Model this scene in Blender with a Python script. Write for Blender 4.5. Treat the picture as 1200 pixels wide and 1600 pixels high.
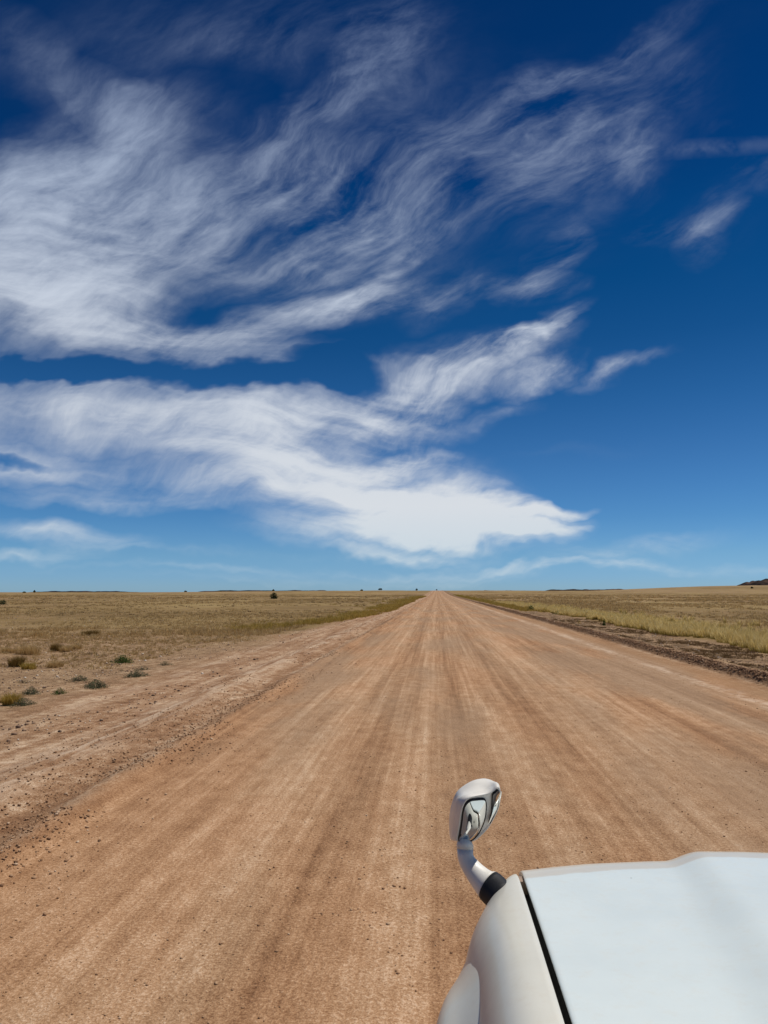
import bpy, bmesh, math, random
import numpy as np
from mathutils import Vector, Matrix

for o in list(bpy.data.objects):
    bpy.data.objects.remove(o)
S = bpy.context.scene
COL = S.collection
R = math.radians

# ------------------------------------------------------------------ camera
CAM_H = 1.95
PITCH, YAW, FPX = math.atan(124.5 / 1202), R(3.93), 1202.0
cam = bpy.data.objects.new('camera', bpy.data.cameras.new('camera'))
COL.objects.link(cam)
cam.data.sensor_fit = 'VERTICAL'
cam.data.sensor_height = 34.6
cam.data.lens = 34.6 * FPX / 1600
cam.data.clip_start = 0.02
cam.data.clip_end = 60000
cam.location = (0, 0, CAM_H)
cam.rotation_euler = (R(90) + PITCH, 0, YAW)
S.camera = cam
S.render.resolution_x, S.render.resolution_y = 768, 1024


def ray(px, py):
    """direction of a photograph pixel, used to measure real positions"""
    r = (px - 600) / FPX
    u = (800 - py) / FPX
    f = math.cos(PITCH) - u * math.sin(PITCH)
    z = math.sin(PITCH) + u * math.cos(PITCH)
    return Vector((r * math.cos(YAW) - f * math.sin(YAW), f * math.cos(YAW) + r * math.sin(YAW), z))


def at(px, py, Y):
    d = ray(px, py)
    return Vector((0, 0, CAM_H)) + d * (Y / d.y)


# ------------------------------------------------------------------ colour management, light
S.view_settings.view_transform = 'Standard'
S.view_settings.look = 'None'
S.view_settings.gamma = 1
S.view_settings.exposure = 0.0

SUN_EL, SUN_AZ = R(63), R(68)      # azimuth clockwise from +Y (the road's direction)
sun = bpy.data.objects.new('sun', bpy.data.lights.new('sun', 'SUN'))
COL.objects.link(sun)
sun.data.energy = 4.2
sun.data.angle = R(0.53)
sun.data.color = (1.0, 0.955, 0.88)
sd = Vector((math.cos(SUN_EL) * math.sin(SUN_AZ), math.cos(SUN_EL) * math.cos(SUN_AZ), math.sin(SUN_EL)))
sun.rotation_euler = sd.to_track_quat('Z', 'Y').to_euler()


# ------------------------------------------------------------------ node helpers
class NT:
    def __init__(self, tree):
        self.t = tree
        self.n = tree.nodes
        self.l = tree.links

    def put(self, sock, v):
        if v is None:
            return
        if hasattr(v, 'is_linked') or isinstance(v, bpy.types.NodeSocket):
            self.l.new(v, sock)
        else:
            if sock.type == 'RGBA' and len(v) == 3:
                v = (*v, 1)
            sock.default_value = v

    def node(self, typ, ins=None, **kw):
        nd = self.n.new(typ)
        for k, v in kw.items():
            setattr(nd, k, v)
        for k, v in (ins or {}).items():
            self.put(nd.inputs[k], v)
        return nd

    def m(self, op, a, b=None, c=None, clamp=False):
        nd = self.n.new('ShaderNodeMath')
        nd.operation = op
        nd.use_clamp = clamp
        self.put(nd.inputs[0], a)
        self.put(nd.inputs[1], b)
        self.put(nd.inputs[2], c)
        return nd.outputs[0]

    def vm(self, op, a, b=None, c=None):
        nd = self.n.new('ShaderNodeVectorMath')
        nd.operation = op
        self.put(nd.inputs[0], a)
        if op == 'SCALE':
            self.put(nd.inputs['Scale'], b)
        else:
            self.put(nd.inputs[1], b)
            if c is not None:
                self.put(nd.inputs[2], c)
        return nd.outputs[0]

    def ss(self, v, lo, hi, a=0.0, b=1.0, typ='SMOOTHSTEP'):
        nd = self.node('ShaderNodeMapRange', {'Value': v, 'From Min': lo, 'From Max': hi, 'To Min': a, 'To Max': b},
                       interpolation_type=typ)
        return nd.outputs[0]

    def ridged(self, vec, scale, detail=6, rough=0.5, gain=2.0, off=1.0):
        nd = self.node('ShaderNodeTexNoise', noise_type='RIDGED_MULTIFRACTAL')
        for k, v in (('Vector', vec), ('Scale', scale), ('Detail', detail), ('Roughness', rough), ('Offset', off), ('Gain', gain)):
            self.put(nd.inputs[k], v)
        return nd.outputs[0]

    def noise(self, vec, scale, detail=4, rough=0.55, dist=0.0, out=0, lac=2.0):
        nd = self.node('ShaderNodeTexNoise', {'Vector': vec, 'Scale': scale, 'Detail': detail, 'Roughness': rough,
                                              'Distortion': dist, 'Lacunarity': lac})
        return nd.outputs[out]

    def mapping(self, vec, scale=(1, 1, 1), rot=0.0, loc=(0, 0, 0), typ='POINT'):
        nd = self.node('ShaderNodeMapping', {'Vector': vec, 'Location': loc, 'Rotation': (0, 0, rot), 'Scale': scale},
                       vector_type=typ)
        return nd.outputs[0]

    def mix(self, f, a, b, mode='MIX'):
        nd = self.n.new('ShaderNodeMix')
        nd.data_type = 'RGBA'
        nd.blend_type = mode
        self.put(nd.inputs[0], f)
        self.put(nd.inputs[6], a)
        self.put(nd.inputs[7], b)
        return nd.outputs[2]

    def ramp(self, v, stops, interp='LINEAR'):
        nd = self.n.new('ShaderNodeValToRGB')
        cr = nd.color_ramp
        cr.interpolation = interp
        while len(cr.elements) < len(stops):
            cr.elements.new(0.5)
        for e, (p, c) in zip(cr.elements, stops):
            e.position = p
            e.color = (c, c, c, 1) if isinstance(c, (int, float)) else (*c, 1)
        self.put(nd.inputs[0], v)
        return nd.outputs[0]


def lin(r, g, b):
    return tuple(((c / 255) / 12.92) if c / 255 <= 0.04045 else (((c / 255) + 0.055) / 1.055) ** 2.4 for c in (r, g, b))


# ------------------------------------------------------------------ world: Nishita sky with cirrus
world = bpy.data.worlds.new('World')
S.world = world
world.use_nodes = True
world.node_tree.nodes.clear()
W = NT(world.node_tree)
tc = W.node('ShaderNodeTexCoord').outputs['Generated']
sky = W.node('ShaderNodeTexSky', sky_type='NISHITA', sun_disc=False, sun_elevation=SUN_EL, sun_rotation=SUN_AZ,
             altitude=1200, air_density=1.0, dust_density=0.4, ozone_density=2.5).outputs[0]
sx = W.node('ShaderNodeSeparateXYZ', {0: tc})
dx, dy, dz = sx.outputs
yy = W.m('MAXIMUM', dy, 0.08)
u0 = W.m('DIVIDE', dx, yy)
v0 = W.m('DIVIDE', dz, yy)
uv = W.node('ShaderNodeCombineXYZ', {0: u0, 1: v0, 2: 0.0}).outputs[0]

SKY_TINT = []
for e_, raw, tgt in ((.003, (.80, .80, .64), (142, 180, 204)), (.011, (.79, .83, .68), (136, 180, 210)), (.030, (.62, .77, .77), (118, 170, 208)), (.059, (.46, .66, .82), (88, 148, 202)),
                     (.107, (.32, .50, .75), (63, 121, 182)), (.154, (.25, .407, .672), (40, 100, 162)), (.2, (.212, .352, .604), (22, 84, 144)), (.245, (.188, .309, .558), (8, 74, 134)),
                     (.289, (.175, .287, .521), (3, 68, 128)), (.33, (.168, .275, .503), (2, 60, 120)), (.368, (.159, .258, .474), (1, 56, 114)), (.41, (.156, .25, .462), (1, 53, 109)),
                     (.6, (.156, .25, .462), (2, 44, 96))):
    SKY_TINT.append((e_, tuple(1.06 * t / r + (.004 if e_ > .15 else 0) for t, r in zip(lin(*tgt), raw))))
el = W.m('MULTIPLY', W.m('ARCSINE', dz), 2 / math.pi)
tint = W.ramp(el, SKY_TINT)
skyc = W.mix(1.0, sky, tint, 'MULTIPLY')

# (cx, cy, half length, half width, rising angle, weight), measured on the photograph, held as directions
STREAKS = [
    (250, 40, 420, 120, -8, .12), (560, 210, 260, 120, 25, .12), (1120, 300, 170, 120, 50, .10), (560, 480, 260, 60, 15, .14),
    (300, 862, 330, 9, -1, .20), (520, 902, 420, 8, 0, .22), (900, 700, 150, 14, 6, .07),
    (20, 400, 360, 190, 5, .88), (60, 480, 280, 90, -14, .55), (720, 290, 480, 240, 18, .24), (420, 70, 520, 170, 6, .16), (1000, 90, 280, 120, 30, .12), (620, 60, 160, 120, 60, .12), (950, 180, 260, 130, 20, .14), (80, 700, 330, 90, -4, .15), (150, 250, 280, 125, 15, .56), (190, 165, 150, 60, -38, .30),
    (70, 110, 170, 60, -20, .20), (30, 30, 120, 50, -30, .18),
    (280, 545, 270, 50, -10, .60), (480, 500, 220, 42, 10, .55), (360, 320, 300, 90, 14, .42), (430, 225, 190, 62, 28, .40),
    (300, 430, 300, 60, -6, .2), (520, 390, 260, 60, 18, .25),
    (640, 300, 340, 130, 22, .30), (620, 420, 150, 26, 38, .34), (760, 200, 260, 80, 14, .18), (600, 90, 150, 80, 48, .27),
    (900, 260, 180, 110, 25, .24), (965, 255, 80, 50, 60, .16), (990, 245, 40, 70, 10, .2),
    (860, 120, 110, 40, 18, .30), (980, 70, 220, 30, 32, .32), (1060, 110, 60, 40, -60, .14),
    (875, 395, 80, 34, 48, .46), (835, 455, 95, 34, 4, .50), (700, 480, 120, 30, 30, .2),
    (1100, 345, 85, 36, 58, .50), (1035, 350, 70, 34, 10, .34), (1180, 250, 100, 55, -35, .40),
    (120, 650, 380, 66, -3, .58), (60, 728, 330, 30, -6, .52), (420, 690, 430, 95, -14, .56), (560, 630, 230, 60, 8, .45),
    (730, 590, 230, 52, 22, .66), (850, 518, 95, 24, 26, .62), (855, 590, 95, 26, 24, .66), (650, 670, 150, 36, 6, .40),
    (700, 560, 150, 40, 12, .3),
    (530, 765, 330, 70, -8, .74), (712, 806, 205, 50, -3, .86), (620, 830, 300, 40, -3, .6), (845, 792, 70, 14, 8, .7),
    (835, 825, 70, 14, 5, .5), (640, 715, 90, 14, 6, .4),
    (70, 828, 200, 26, -7, .62), (40, 868, 160, 12, -1, .45), (200, 775, 260, 18, -3, .40), (640, 860, 160, 14, -6, .4),
    (972, 580, 100, 19, 18, .50), (790, 645, 70, 18, 12, .22), (960, 866, 190, 26, 8, .36), (640, 888, 420, 14, 0, .36),
    (1000, 892, 330, 12, -2, .36), (250, 885, 260, 8, 0, .2),
    (250, 592, 330, 22, -3, -.55), (520, 590, 90, 26, -10, -.45), (20, 718, 70, 10, -3, -.5), (620, 745, 90, 14, 8, -.35),
    (340, 150, 120, 70, -35, -.16), (100, 595, 200, 14, 0, -.3), (660, 230, 120, 30, 10, -.1)]

w1 = W.noise(W.mapping(uv, (2.2, 3.2, 1)), 1.0, 3, .5, out=1)
w2 = W.noise(W.mapping(uv, (7, 11, 1), .2, (3, 7, 0)), 1.0, 4, .6, out=1)
wv = W.vm('ADD', W.vm('SCALE', W.vm('SUBTRACT', w1, (.5, .5, .5)), .10), W.vm('SCALE', W.vm('SUBTRACT', w2, (.5, .5, .5)), .075))
wuv = W.vm('MULTIPLY', W.vm('ADD', uv, wv), (1, 1, 0))
field = None
for cx, cy, ax, ay, ang, wgt in STREAKS:
    c = ray(cx, cy)
    c = Vector((c.x / c.y, c.z / c.y))
    k = 1.0 + 0.2 * abs(c.x)
    mp = W.mapping(wuv, (ax / FPX * k, ay / FPX * k, 1), R(ang), (c.x, c.y, 0), 'TEXTURE')
    g = W.node('ShaderNodeTexGradient', {0: mp}, gradient_type='SPHERICAL').outputs[1]
    g = W.m('POWER', g, .82)
    field = W.m('MULTIPLY', g, wgt) if field is None else W.m('MULTIPLY_ADD', g, wgt, field)
# a thin straight trail, broken up along its length
soft_t = W.noise(uv, 14, 4, .6)
c = ray(1090, 232)
c = Vector((c.x / c.y, c.z / c.y))
mp = W.mapping(uv, (.20, .016, 1), R(1.0), (c.x, c.y, 0), 'TEXTURE')
g = W.node('ShaderNodeTexGradient', {0: mp}, gradient_type='SPHERICAL').outputs[1]
trail = W.m('MULTIPLY', W.m('MULTIPLY', g, W.ss(soft_t, .35, .62)), .13)
field = W.m('MAXIMUM', field, 0.0)

RM, RA = .77, 1.12
# fibres: ridged noise stretched along the drift of each part of the sky
fw = W.vm('ADD', uv, W.vm('SCALE', W.vm('SUBTRACT', w1, (.5, .5, .5)), .22))
fw = W.vm('ADD', fw, W.vm('SCALE', W.vm('SUBTRACT', w2, (.5, .5, .5)), .022))


def strand(rot, sc, loc, rough=.6, det=8):
    # rotate first, then stretch
    rt = W.mapping(fw, (1, 1, 1), -rot)
    st_ = W.mapping(rt, (sc[0], sc[1], 1), 0, (loc, loc * .7, 0))
    return W.m('MULTIPLY', W.ridged(st_, 1.0, det, rough), .5)


rA = strand(R(34), (2.4, 10.5), 1.0)
rB = strand(R(-6), (2.0, 15.0), 4.0)
rC = strand(R(62), (2.8, 10.0), 7.0)
soft1 = W.noise(W.mapping(W.mapping(fw, (1, 1, 1), -R(20)), (5, 11, 1), 0, (3, 3, 0)), 1.0, 9, .62)
fine = W.noise(W.mapping(W.mapping(fw, (1, 1, 1), -R(28)), (14, 34, 1), 0, (4, 1, 0)), 1.0, 8, .68)
# which drift rules where: flat near the horizon and at the left, steeper to the upper right
mC = W.m('MULTIPLY', W.ss(v0, .50, .72), W.ss(u0, .25, -.15))
mB = W.ss(W.m('ADD', v0, W.m('MULTIPLY', u0, .45)), .42, .12)
rib = W.node('ShaderNodeMix', {0: mB, 2: rA, 3: rB}).outputs[0]
rib = W.node('ShaderNodeMix', {0: W.m('MULTIPLY', mC, .7), 2: rib, 3: rC}).outputs[0]
tex = W.m('MULTIPLY', W.m('SUBTRACT', rib, RM), RA)
tex = W.m('ADD', tex, W.m('MULTIPLY', W.m('SUBTRACT', soft1, .5), 2.6))
tex = W.m('ADD', tex, W.m('MULTIPLY', W.m('SUBTRACT', fine, .5), 1.5))
low = W.ss(v0, .45, .15)                     # lower clouds are denser and smoother
amp = W.node('ShaderNodeMix', {0: low, 2: 1.0, 3: .70}).outputs[0]
tex = W.m('MULTIPLY', tex, W.ss(u0, -.6, .1, .45, 1.0))
thin = W.m('SUBTRACT', 1.0, W.m('MULTIPLY', W.m('MULTIPLY', W.ss(u0, -.25, .10), W.ss(v0, .36, .46)), .42))
field = W.m('MULTIPLY', field, thin)
dens = W.m('MULTIPLY', W.m('MULTIPLY', field, W.node('ShaderNodeMix', {0: low, 2: .78, 3: 1.0}).outputs[0]), W.m('ADD', 1.0, W.m('MULTIPLY', tex, amp)))
dens = W.m('ADD', dens, W.m('MULTIPLY', W.m('MULTIPLY', tex, W.ss(field, .02, .3)), .10))
alpha = W.ss(dens, .0, 1.12)
alpha = W.m('POWER', alpha, .95)
alpha = W.m('ADD', alpha, W.m('MULTIPLY', trail, W.m('SUBTRACT', 1.0, alpha)))
fade = W.ss(dy, .1, .3)
alpha = W.m('MULTIPLY', W.m('MULTIPLY', alpha, .92), fade)
cloudc = W.ramp(el, [(0, lin(196, 214, 224)), (.07, lin(222, 226, 230)), (.2, lin(208, 216, 228)), (.32, lin(186, 200, 222)), (.45, lin(150, 168, 204))])
STR = 0.1
cloudc = W.mix(1.0, cloudc, (1 / STR, 1 / STR, 1 / STR), 'MULTIPLY')
col = W.mix(alpha, skyc, cloudc)
bg = W.node('ShaderNodeBackground', {'Color': col, 'Strength': STR})
wo = W.node('ShaderNodeOutputWorld', {'Surface': bg.outputs[0]})


# ------------------------------------------------------------------ scene helpers
def tag(o, label=None, cat=None, group=None, kind=None):
    if label:
        o['label'] = label
    if cat:
        o['category'] = cat
    if group:
        o['group'] = group
    if kind:
        o['kind'] = kind
    return o


def empty(name, loc=(0, 0, 0), rz=0.0):
    o = bpy.data.objects.new(name, None)
    o.empty_display_size = .2
    COL.objects.link(o)
    o.location = loc
    o.rotation_euler = (0, 0, rz)
    return o


def mesh_np(name, verts, faces, mat, parent=None, smooth=False, attrs=None):
    """verts (n,3) array; faces (m,k) array of equal-sized polygons"""
    me = bpy.data.meshes.new(name)
    verts = np.asarray(verts, dtype=np.float32)
    faces = np.asarray(faces, dtype=np.int32)
    n, (m, k) = len(verts), faces.shape
    me.vertices.add(n)
    me.vertices.foreach_set('co', verts.ravel())
    me.loops.add(m * k)
    me.loops.foreach_set('vertex_index', faces.ravel())
    me.polygons.add(m)
    me.polygons.foreach_set('loop_start', np.arange(0, m * k, k, dtype=np.int32))
    if smooth:
        me.polygons.foreach_set('use_smooth', np.ones(m, dtype=bool))
    for an, arr in (attrs or {}).items():
        a = me.attributes.new(an, 'FLOAT', 'POINT')
        a.data.foreach_set('value', np.asarray(arr, dtype=np.float32))
    me.update(calc_edges=True)
    me.validate()
    me.materials.append(mat)
    o = bpy.data.objects.new(name, me)
    COL.objects.link(o)
    o.parent = parent
    return o


def bm_obj(name, bm, mat, parent=None, smooth=True, bevel=0.0, sub=0, solid=0.0):
    bmesh.ops.recalc_face_normals(bm, faces=bm.faces)
    me = bpy.data.meshes.new(name)
    bm.to_mesh(me)
    bm.free()
    for p in me.polygons:
        p.use_smooth = smooth
    me.materials.append(mat)
    o = bpy.data.objects.new(name, me)
    COL.objects.link(o)
    o.parent = parent
    if solid:
        md = o.modifiers.new('solid', 'SOLIDIFY')
        md.thickness = abs(solid)
        md.offset = -1 if solid > 0 else 1
    if bevel:
        md = o.modifiers.new('bevel', 'BEVEL')
        md.width = bevel
        md.segments = 3
        md.limit_method = 'ANGLE'
        md.angle_limit = R(35)
    if sub:
        md = o.modifiers.new('sub', 'SUBSURF')
        md.levels = sub
        md.render_levels = sub
    return o


def add_grid(bm, P, flip=False, close=False):
    """P[i][j] points -> quads"""
    V = [[bm.verts.new(p) for p in row] for row in P]
    for i in range(len(V) - 1):
        nj = len(V[i])
        for j in range(nj if close else nj - 1):
            q = [V[i][j], V[i + 1][j], V[i + 1][(j + 1) % nj], V[i][(j + 1) % nj]]
            if flip:
                q.reverse()
            bm.faces.new(q)
    return V


def add_box(bm, x0, x1, y0, y1, z0, z1):
    v = [bm.verts.new(p) for p in ((x0, y0, z0), (x1, y0, z0), (x1, y1, z0), (x0, y1, z0), (x0, y0, z1), (x1, y0, z1), (x1, y1, z1), (x0, y1, z1))]
    for f in ((0, 3, 2, 1), (4, 5, 6, 7), (0, 1, 5, 4), (1, 2, 6, 5), (2, 3, 7, 6), (3, 0, 4, 7)):
        bm.faces.new([v[i] for i in f])


def hash2(ix, iy, seed):
    h = (ix.astype(np.int64) * 374761393 + iy.astype(np.int64) * 668265263 + seed * 1274126177) & 0xffffffff
    h = ((h ^ (h >> 13)) * 1274126177) & 0xffffffff
    h = (h ^ (h >> 16)) & 0xffffffff
    return h.astype(np.float64) / 4294967295.0


def vnoise(x, y, seed=0):
    ix, iy = np.floor(x), np.floor(y)
    fx, fy = x - ix, y - iy
    fx = fx * fx * (3 - 2 * fx)
    fy = fy * fy * (3 - 2 * fy)
    a, b = hash2(ix, iy, seed), hash2(ix + 1, iy, seed)
    c, d = hash2(ix, iy + 1, seed), hash2(ix + 1, iy + 1, seed)
    return (a + (b - a) * fx) * (1 - fy) + (c + (d - c) * fx) * fy


def fbm(x, y, seed=0, oct=4, g=.5):
    s, a, t = 0, 1, 0
    for i in range(oct):
        s = s + a * vnoise(x * 2 ** i, y * 2 ** i, seed + i * 17)
        t += a
        a *= g
    return s / t


def sst(x, a, b):
    t = np.clip((x - a) / (b - a), 0, 1)
    return t * t * (3 - 2 * t)


# ------------------------------------------------------------------ terrain
def height(x, y):
    x = np.asarray(x, dtype=np.float64)
    y = np.asarray(y, dtype=np.float64)
    r = np.hypot(x, y)
    wob = (fbm(y * .22, y * 0, 5, 3) - .5) * .35
    # road crown and shallow wheel tracks
    on = sst(x, -3.6, -2.9) * (1 - sst(x, 5.6, 6.2))
    z = .04 * (1 - ((x - 1.3) / 4.6) ** 2).clip(-.5, 1) * on
    tr = sum(-.010 * np.exp(-((x - c + wob * .3) / w) ** 2) for c, w in ((-.86, .22), (.3, .25), (1.55, .2), (2.95, .22), (3.75, .25), (-1.9, .2)))
    z = z + tr * on * (.5 + fbm(x * .5, y * .12, 9, 2))
    z = z + (fbm(x * 2.2, y * .5, 3, 4) - .5) * .012 * on
    # left windrow
    rough = fbm(x * 5.5, y * 4.5, 21, 4) - .5
    bl = .6 + .8 * fbm(y * .3, x * 0 + 2, 31, 3)
    z = z + (.075 * np.exp(-((x + 3.2 + wob) / .20) ** 2) + .06 * np.exp(-((x + 4.25 + wob) / .4) ** 2)) * bl
    ml = np.exp(-((x + 3.6) / .9) ** 2)
    z = z + rough * .05 * ml
    # right windrow
    br = .75 + .5 * fbm(y * .35, x * 0 + 4, 41, 3)
    z = z + .20 * br * np.exp(-np.abs((x - 7.06 + wob * .3) / .20) ** 2.4)
    z = z + rough * .08 * np.exp(-((x - 7.05) / .25) ** 2)
    # verges
    z = z - .05 * sst(-x, 4.5, 8) - .06 * sst(x, 7.6, 9.5)
    z = z + (fbm(x * .5, y * .5, 51, 4) - .5) * .16 * (sst(-x, 4.6, 8) + sst(x, 7.7, 9))
    z = z + (fbm(x * .05, y * .05, 61, 3) - .5) * .7 * (sst(-x, 12, 60) + sst(x, 14, 60))
    # far swells: the road climbs to a crest about a kilometre off
    z = z + 3.4 * sst(y, 260, 1050) * (1 - .9 * sst(-x, 60, 500)) * (1 - .5 * sst(x, 90, 260))
    az = x / np.maximum(y, 1.0)
    z = z + 13.0 * sst(y, 500, 1700) * sst(az, .12, .40)
    z = z - 40 * sst(r, 2200, 9000)
    return z


def growth(a, step, g, end):
    out = [a]
    while out[-1] < end:
        out.append(out[-1] + step)
        step *= g
    return out


xs_r = growth(9.0, .05, 1.09, 9000)
xs_l = [-v for v in growth(5.5, .05, 1.09, 9000)]
xs = np.array(sorted(set(xs_l[1:])) + list(np.arange(-5.5, 9.0, .055)) + xs_r)
ys = np.array([-9000, -3000, -900, -300, -120, -60, -30, -15, -8, -4, -2, 0, 1, 2] + growth(2.6, .045, 1.0145, 11000))


def sheet(name, xs, ys, lift, mat):
    X, Y = np.meshgrid(xs, ys)
    Z = height(X, Y) + lift
    n, m = X.shape
    idx = np.arange(n * m).reshape(n, m)
    F = np.stack([idx[:-1, :-1], idx[:-1, 1:], idx[1:, 1:], idx[1:, :-1]], -1).reshape(-1, 4)
    return mesh_np(name, np.stack([X, Y, Z], -1).reshape(-1, 3), F, mat, smooth=True)


def soil_material():
    mt = bpy.data.materials.new('soil')
    mt.use_nodes = True
    mt.node_tree.nodes.clear()
    T = NT(mt.node_tree)
    P = T.node('ShaderNodeNewGeometry').outputs['Position']
    x, y, z = T.node('ShaderNodeSeparateXYZ', {0: P}).outputs
    Pxy = T.vm('MULTIPLY', P, (1, 1, 0))
    wobn = T.noise(T.mapping(Pxy, (.15, .03, 1)), 1.0, 2)
    xw = T.m('ADD', x, T.m('MULTIPLY', T.m('SUBTRACT', wobn, .5), .5))
    # ---- road surface
    t = T.ss(xw, -4.0, 7.0, typ='LINEAR')

    def X(v):
        return (v + 4.0) / 11.0
    prof = T.ramp(t, [(X(-3.9), .50), (X(-3.3), .42), (X(-2.9), .36), (X(-2.45), .50), (X(-2.0), .60), (X(-1.45), .66), (X(-1.05), .44), (X(-.8), .34), (X(-.5), .55), (X(-.2), .66),
                      (X(.05), .46), (X(.25), .38), (X(.55), .52), (X(.85), .60), (X(1.15), .42), (X(1.45), .36), (X(1.8), .52), (X(2.1), .58), (X(2.4), .74), (X(2.7), .52),
                      (X(3.1), .54), (X(3.6), .36), (X(3.95), .42), (X(4.3), .60), (X(4.7), .40), (X(5.1), .44), (X(5.5), .62), (X(5.75), .68), (X(5.9), .5), (X(6.4), .46), (X(7.0), .46)], 'EASE')
    st1 = T.noise(T.mapping(Pxy, (3.2, .10, 1)), 1.0, 5, .62, .15)
    st2 = T.noise(T.mapping(Pxy, (13, .16, 1), .004), 1.0, 4, .6)
    st3 = T.noise(T.mapping(Pxy, (6, .05, 1)), 1.0, 4, .6)
    mot = T.noise(T.mapping(Pxy, (1.2, .45, 1)), 1.0, 6, .62)
    mot2 = T.noise(T.mapping(Pxy, (5.5, 3.4, 1), .3), 1.0, 6, .66)
    fine = T.noise(Pxy, 42, 5, .68)
    grit = T.noise(Pxy, 95, 3, .65)
    far = T.ss(y, 10, 60)
    v = T.m('ADD', T.m('MULTIPLY', T.m('SUBTRACT', prof, .5), .68), .53)
    v = T.m('MULTIPLY_ADD', T.m('SUBTRACT', st1, .5), .75, v)
    v = T.m('MULTIPLY_ADD', T.m('SUBTRACT', st2, .5), .70, v)
    v = T.m('MULTIPLY_ADD', T.m('SUBTRACT', st3, .5), .55, v)
    v = T.m('MULTIPLY_ADD', T.m('SUBTRACT', mot, .5), .34, v)
    v = T.m('MULTIPLY_ADD', T.m('SUBTRACT', mot2, .5), .85, v)
    v = T.m('MULTIPLY_ADD', T.m('SUBTRACT', fine, .5), 1.6, v)
    v = T.m('MULTIPLY_ADD', T.m('SUBTRACT', grit, .5), 1.2, v)
    road = T.ramp(v, [(.0, (.142, .069, .033)), (.28, (.252, .137, .070)), (.5, (.342, .200, .107)), (.72, (.432, .267, .152)), (1.0, (.60, .43, .29))])
    hue = T.noise(T.mapping(Pxy, (.55, .12, 1), 0, (7, 3, 0)), 1.0, 4, .55)
    grey = T.mix(T.m('MULTIPLY', T.ss(T.m('ADD', hue, T.m('MULTIPLY', T.ss(x, 1.5, 4.5), .12)), .46, .68), .5), road, (.278, .191, .122))
    red = T.mix(T.m('MULTIPLY', T.ss(T.m('SUBTRACT', hue, T.m('MULTIPLY', T.ss(x, -1.0, -3.2), .12)), .52, .34), .44), grey, T.mix(1.0, road, (1.06, .93, .84), 'MULTIPLY'))
    roadc = red
    # ---- ground beside the road
    b1 = T.noise(Pxy, .16, 5, .6)
    b2 = T.noise(Pxy, .9, 6, .65)
    b3 = T.noise(T.mapping(Pxy, (1.0, 1.0, 1), .4), 5.0, 6, .68)
    gv = T.m('MULTIPLY_ADD', T.m('SUBTRACT', b2, .5), .9, .5)
    gv = T.m('MULTIPLY_ADD', T.m('SUBTRACT', b3, .5), 1.5, gv)
    gv = T.m('MULTIPLY_ADD', T.m('SUBTRACT', fine, .5), 1.8, gv)
    gv = T.m('MULTIPLY_ADD', T.m('SUBTRACT', grit, .5), 1.2, gv)
    side = T.ramp(gv, [(0, (.085, .048, .024)), (.3, (.185, .112, .060)), (.5, (.262, .165, .090)), (.75, (.37, .245, .14)), (1.0, (.60, .46, .31))])
    # graded dirt just outside the left windrow is redder and paler, with scraped streaks
    redl = T.m('MULTIPLY', T.ss(T.m('ADD', x, T.m('MULTIPLY', T.m('SUBTRACT', b1, .5), 6.0)), -8.5, -5.0), T.ss(x, 8.0, 6.2))
    scr = T.noise(T.mapping(Pxy, (2.6, .16, 1), -.07), 1.0, 5, .66)
    dirt = T.ramp(T.m('ADD', T.m('MULTIPLY', gv, .60), T.m('MULTIPLY', T.m('MULTIPLY_ADD', T.m('SUBTRACT', scr, .5), 1.7, .47), .5)),
                  [(.2, (.125, .060, .030)), (.42, (.255, .136, .070)), (.56, (.335, .195, .106)), (.66, (.43, .28, .175)), (.8, (.60, .45, .31))])
    side = T.mix(redl, side, dirt)
    def band(c_, w_):  # soft stripe along the road
        return T.m('SUBTRACT', 1.0, T.m('DIVIDE', T.m('ABSOLUTE', T.m('SUBTRACT', xw, c_)), w_), clamp=True)
    scn = T.noise(T.mapping(Pxy, (5.0, .5, 1), -.05), 1.0, 6, .68)
    pale = T.m('MULTIPLY', T.m('MAXIMUM', band(-4.35, .55), T.m('MULTIPLY', band(-6.1, .4), .6)), T.ss(scn, .44, .62))
    side = T.mix(T.m('MULTIPLY', pale, .8), side, (.56, .42, .30))
    berm_shade = T.m('MULTIPLY', T.ss(T.m('ADD', band(6.96, .30), T.m('MULTIPLY', T.m('SUBTRACT', b2, .5), 1.2)), .2, .7), .65)  # shaded side of the right windrow, painted into the soil colour
    side = T.mix(berm_shade, side, (.19, .105, .055))
    strip = T.m('MULTIPLY', T.m('MULTIPLY', band(-3.2, .28), T.ss(b2, .42, .56)), .55)
    side = T.mix(strip, side, (.15, .085, .045))
    # right verge: dark low growth between windrow and tall grass
    rv = T.m('MULTIPLY', T.ss(x, 7.35, 7.9), T.ss(x, 12, 9.6))
    dk = T.noise(T.mapping(Pxy, (1.3, .55, 1)), 1.0, 6, .66)
    side = T.mix(T.m('MULTIPLY', rv, T.ss(dk, .43, .60)), side, T.mix(fine, (.10, .058, .026), (.20, .13, .07)))
    # grass plain: patches of straw, bare pinkish soil, olive
    ed = T.m('ADD', x, T.m('MULTIPLY', T.m('SUBTRACT', b1, .5), 5.0))
    ln = T.m('ADD', y, T.m('MULTIPLY', x, .35))
    gl = T.m('MULTIPLY', T.ss(ed, -6.2, -7.6), T.ss(T.m('ADD', ln, T.m('MULTIPLY', T.m('SUBTRACT', b2, .5), 10)), 24, 40))
    gl = T.m('MAXIMUM', gl, T.ss(ed, 10.2, 12.0))
    p1 = T.noise(T.mapping(Pxy, (.035, .022, 1)), 1.0, 7, .62)
    p2 = T.noise(T.mapping(Pxy, (.006, .0035, 1)), 1.0, 6, .6)
    p3 = T.noise(T.mapping(Pxy, (.35, .2, 1)), 1.0, 6, .7)
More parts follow.
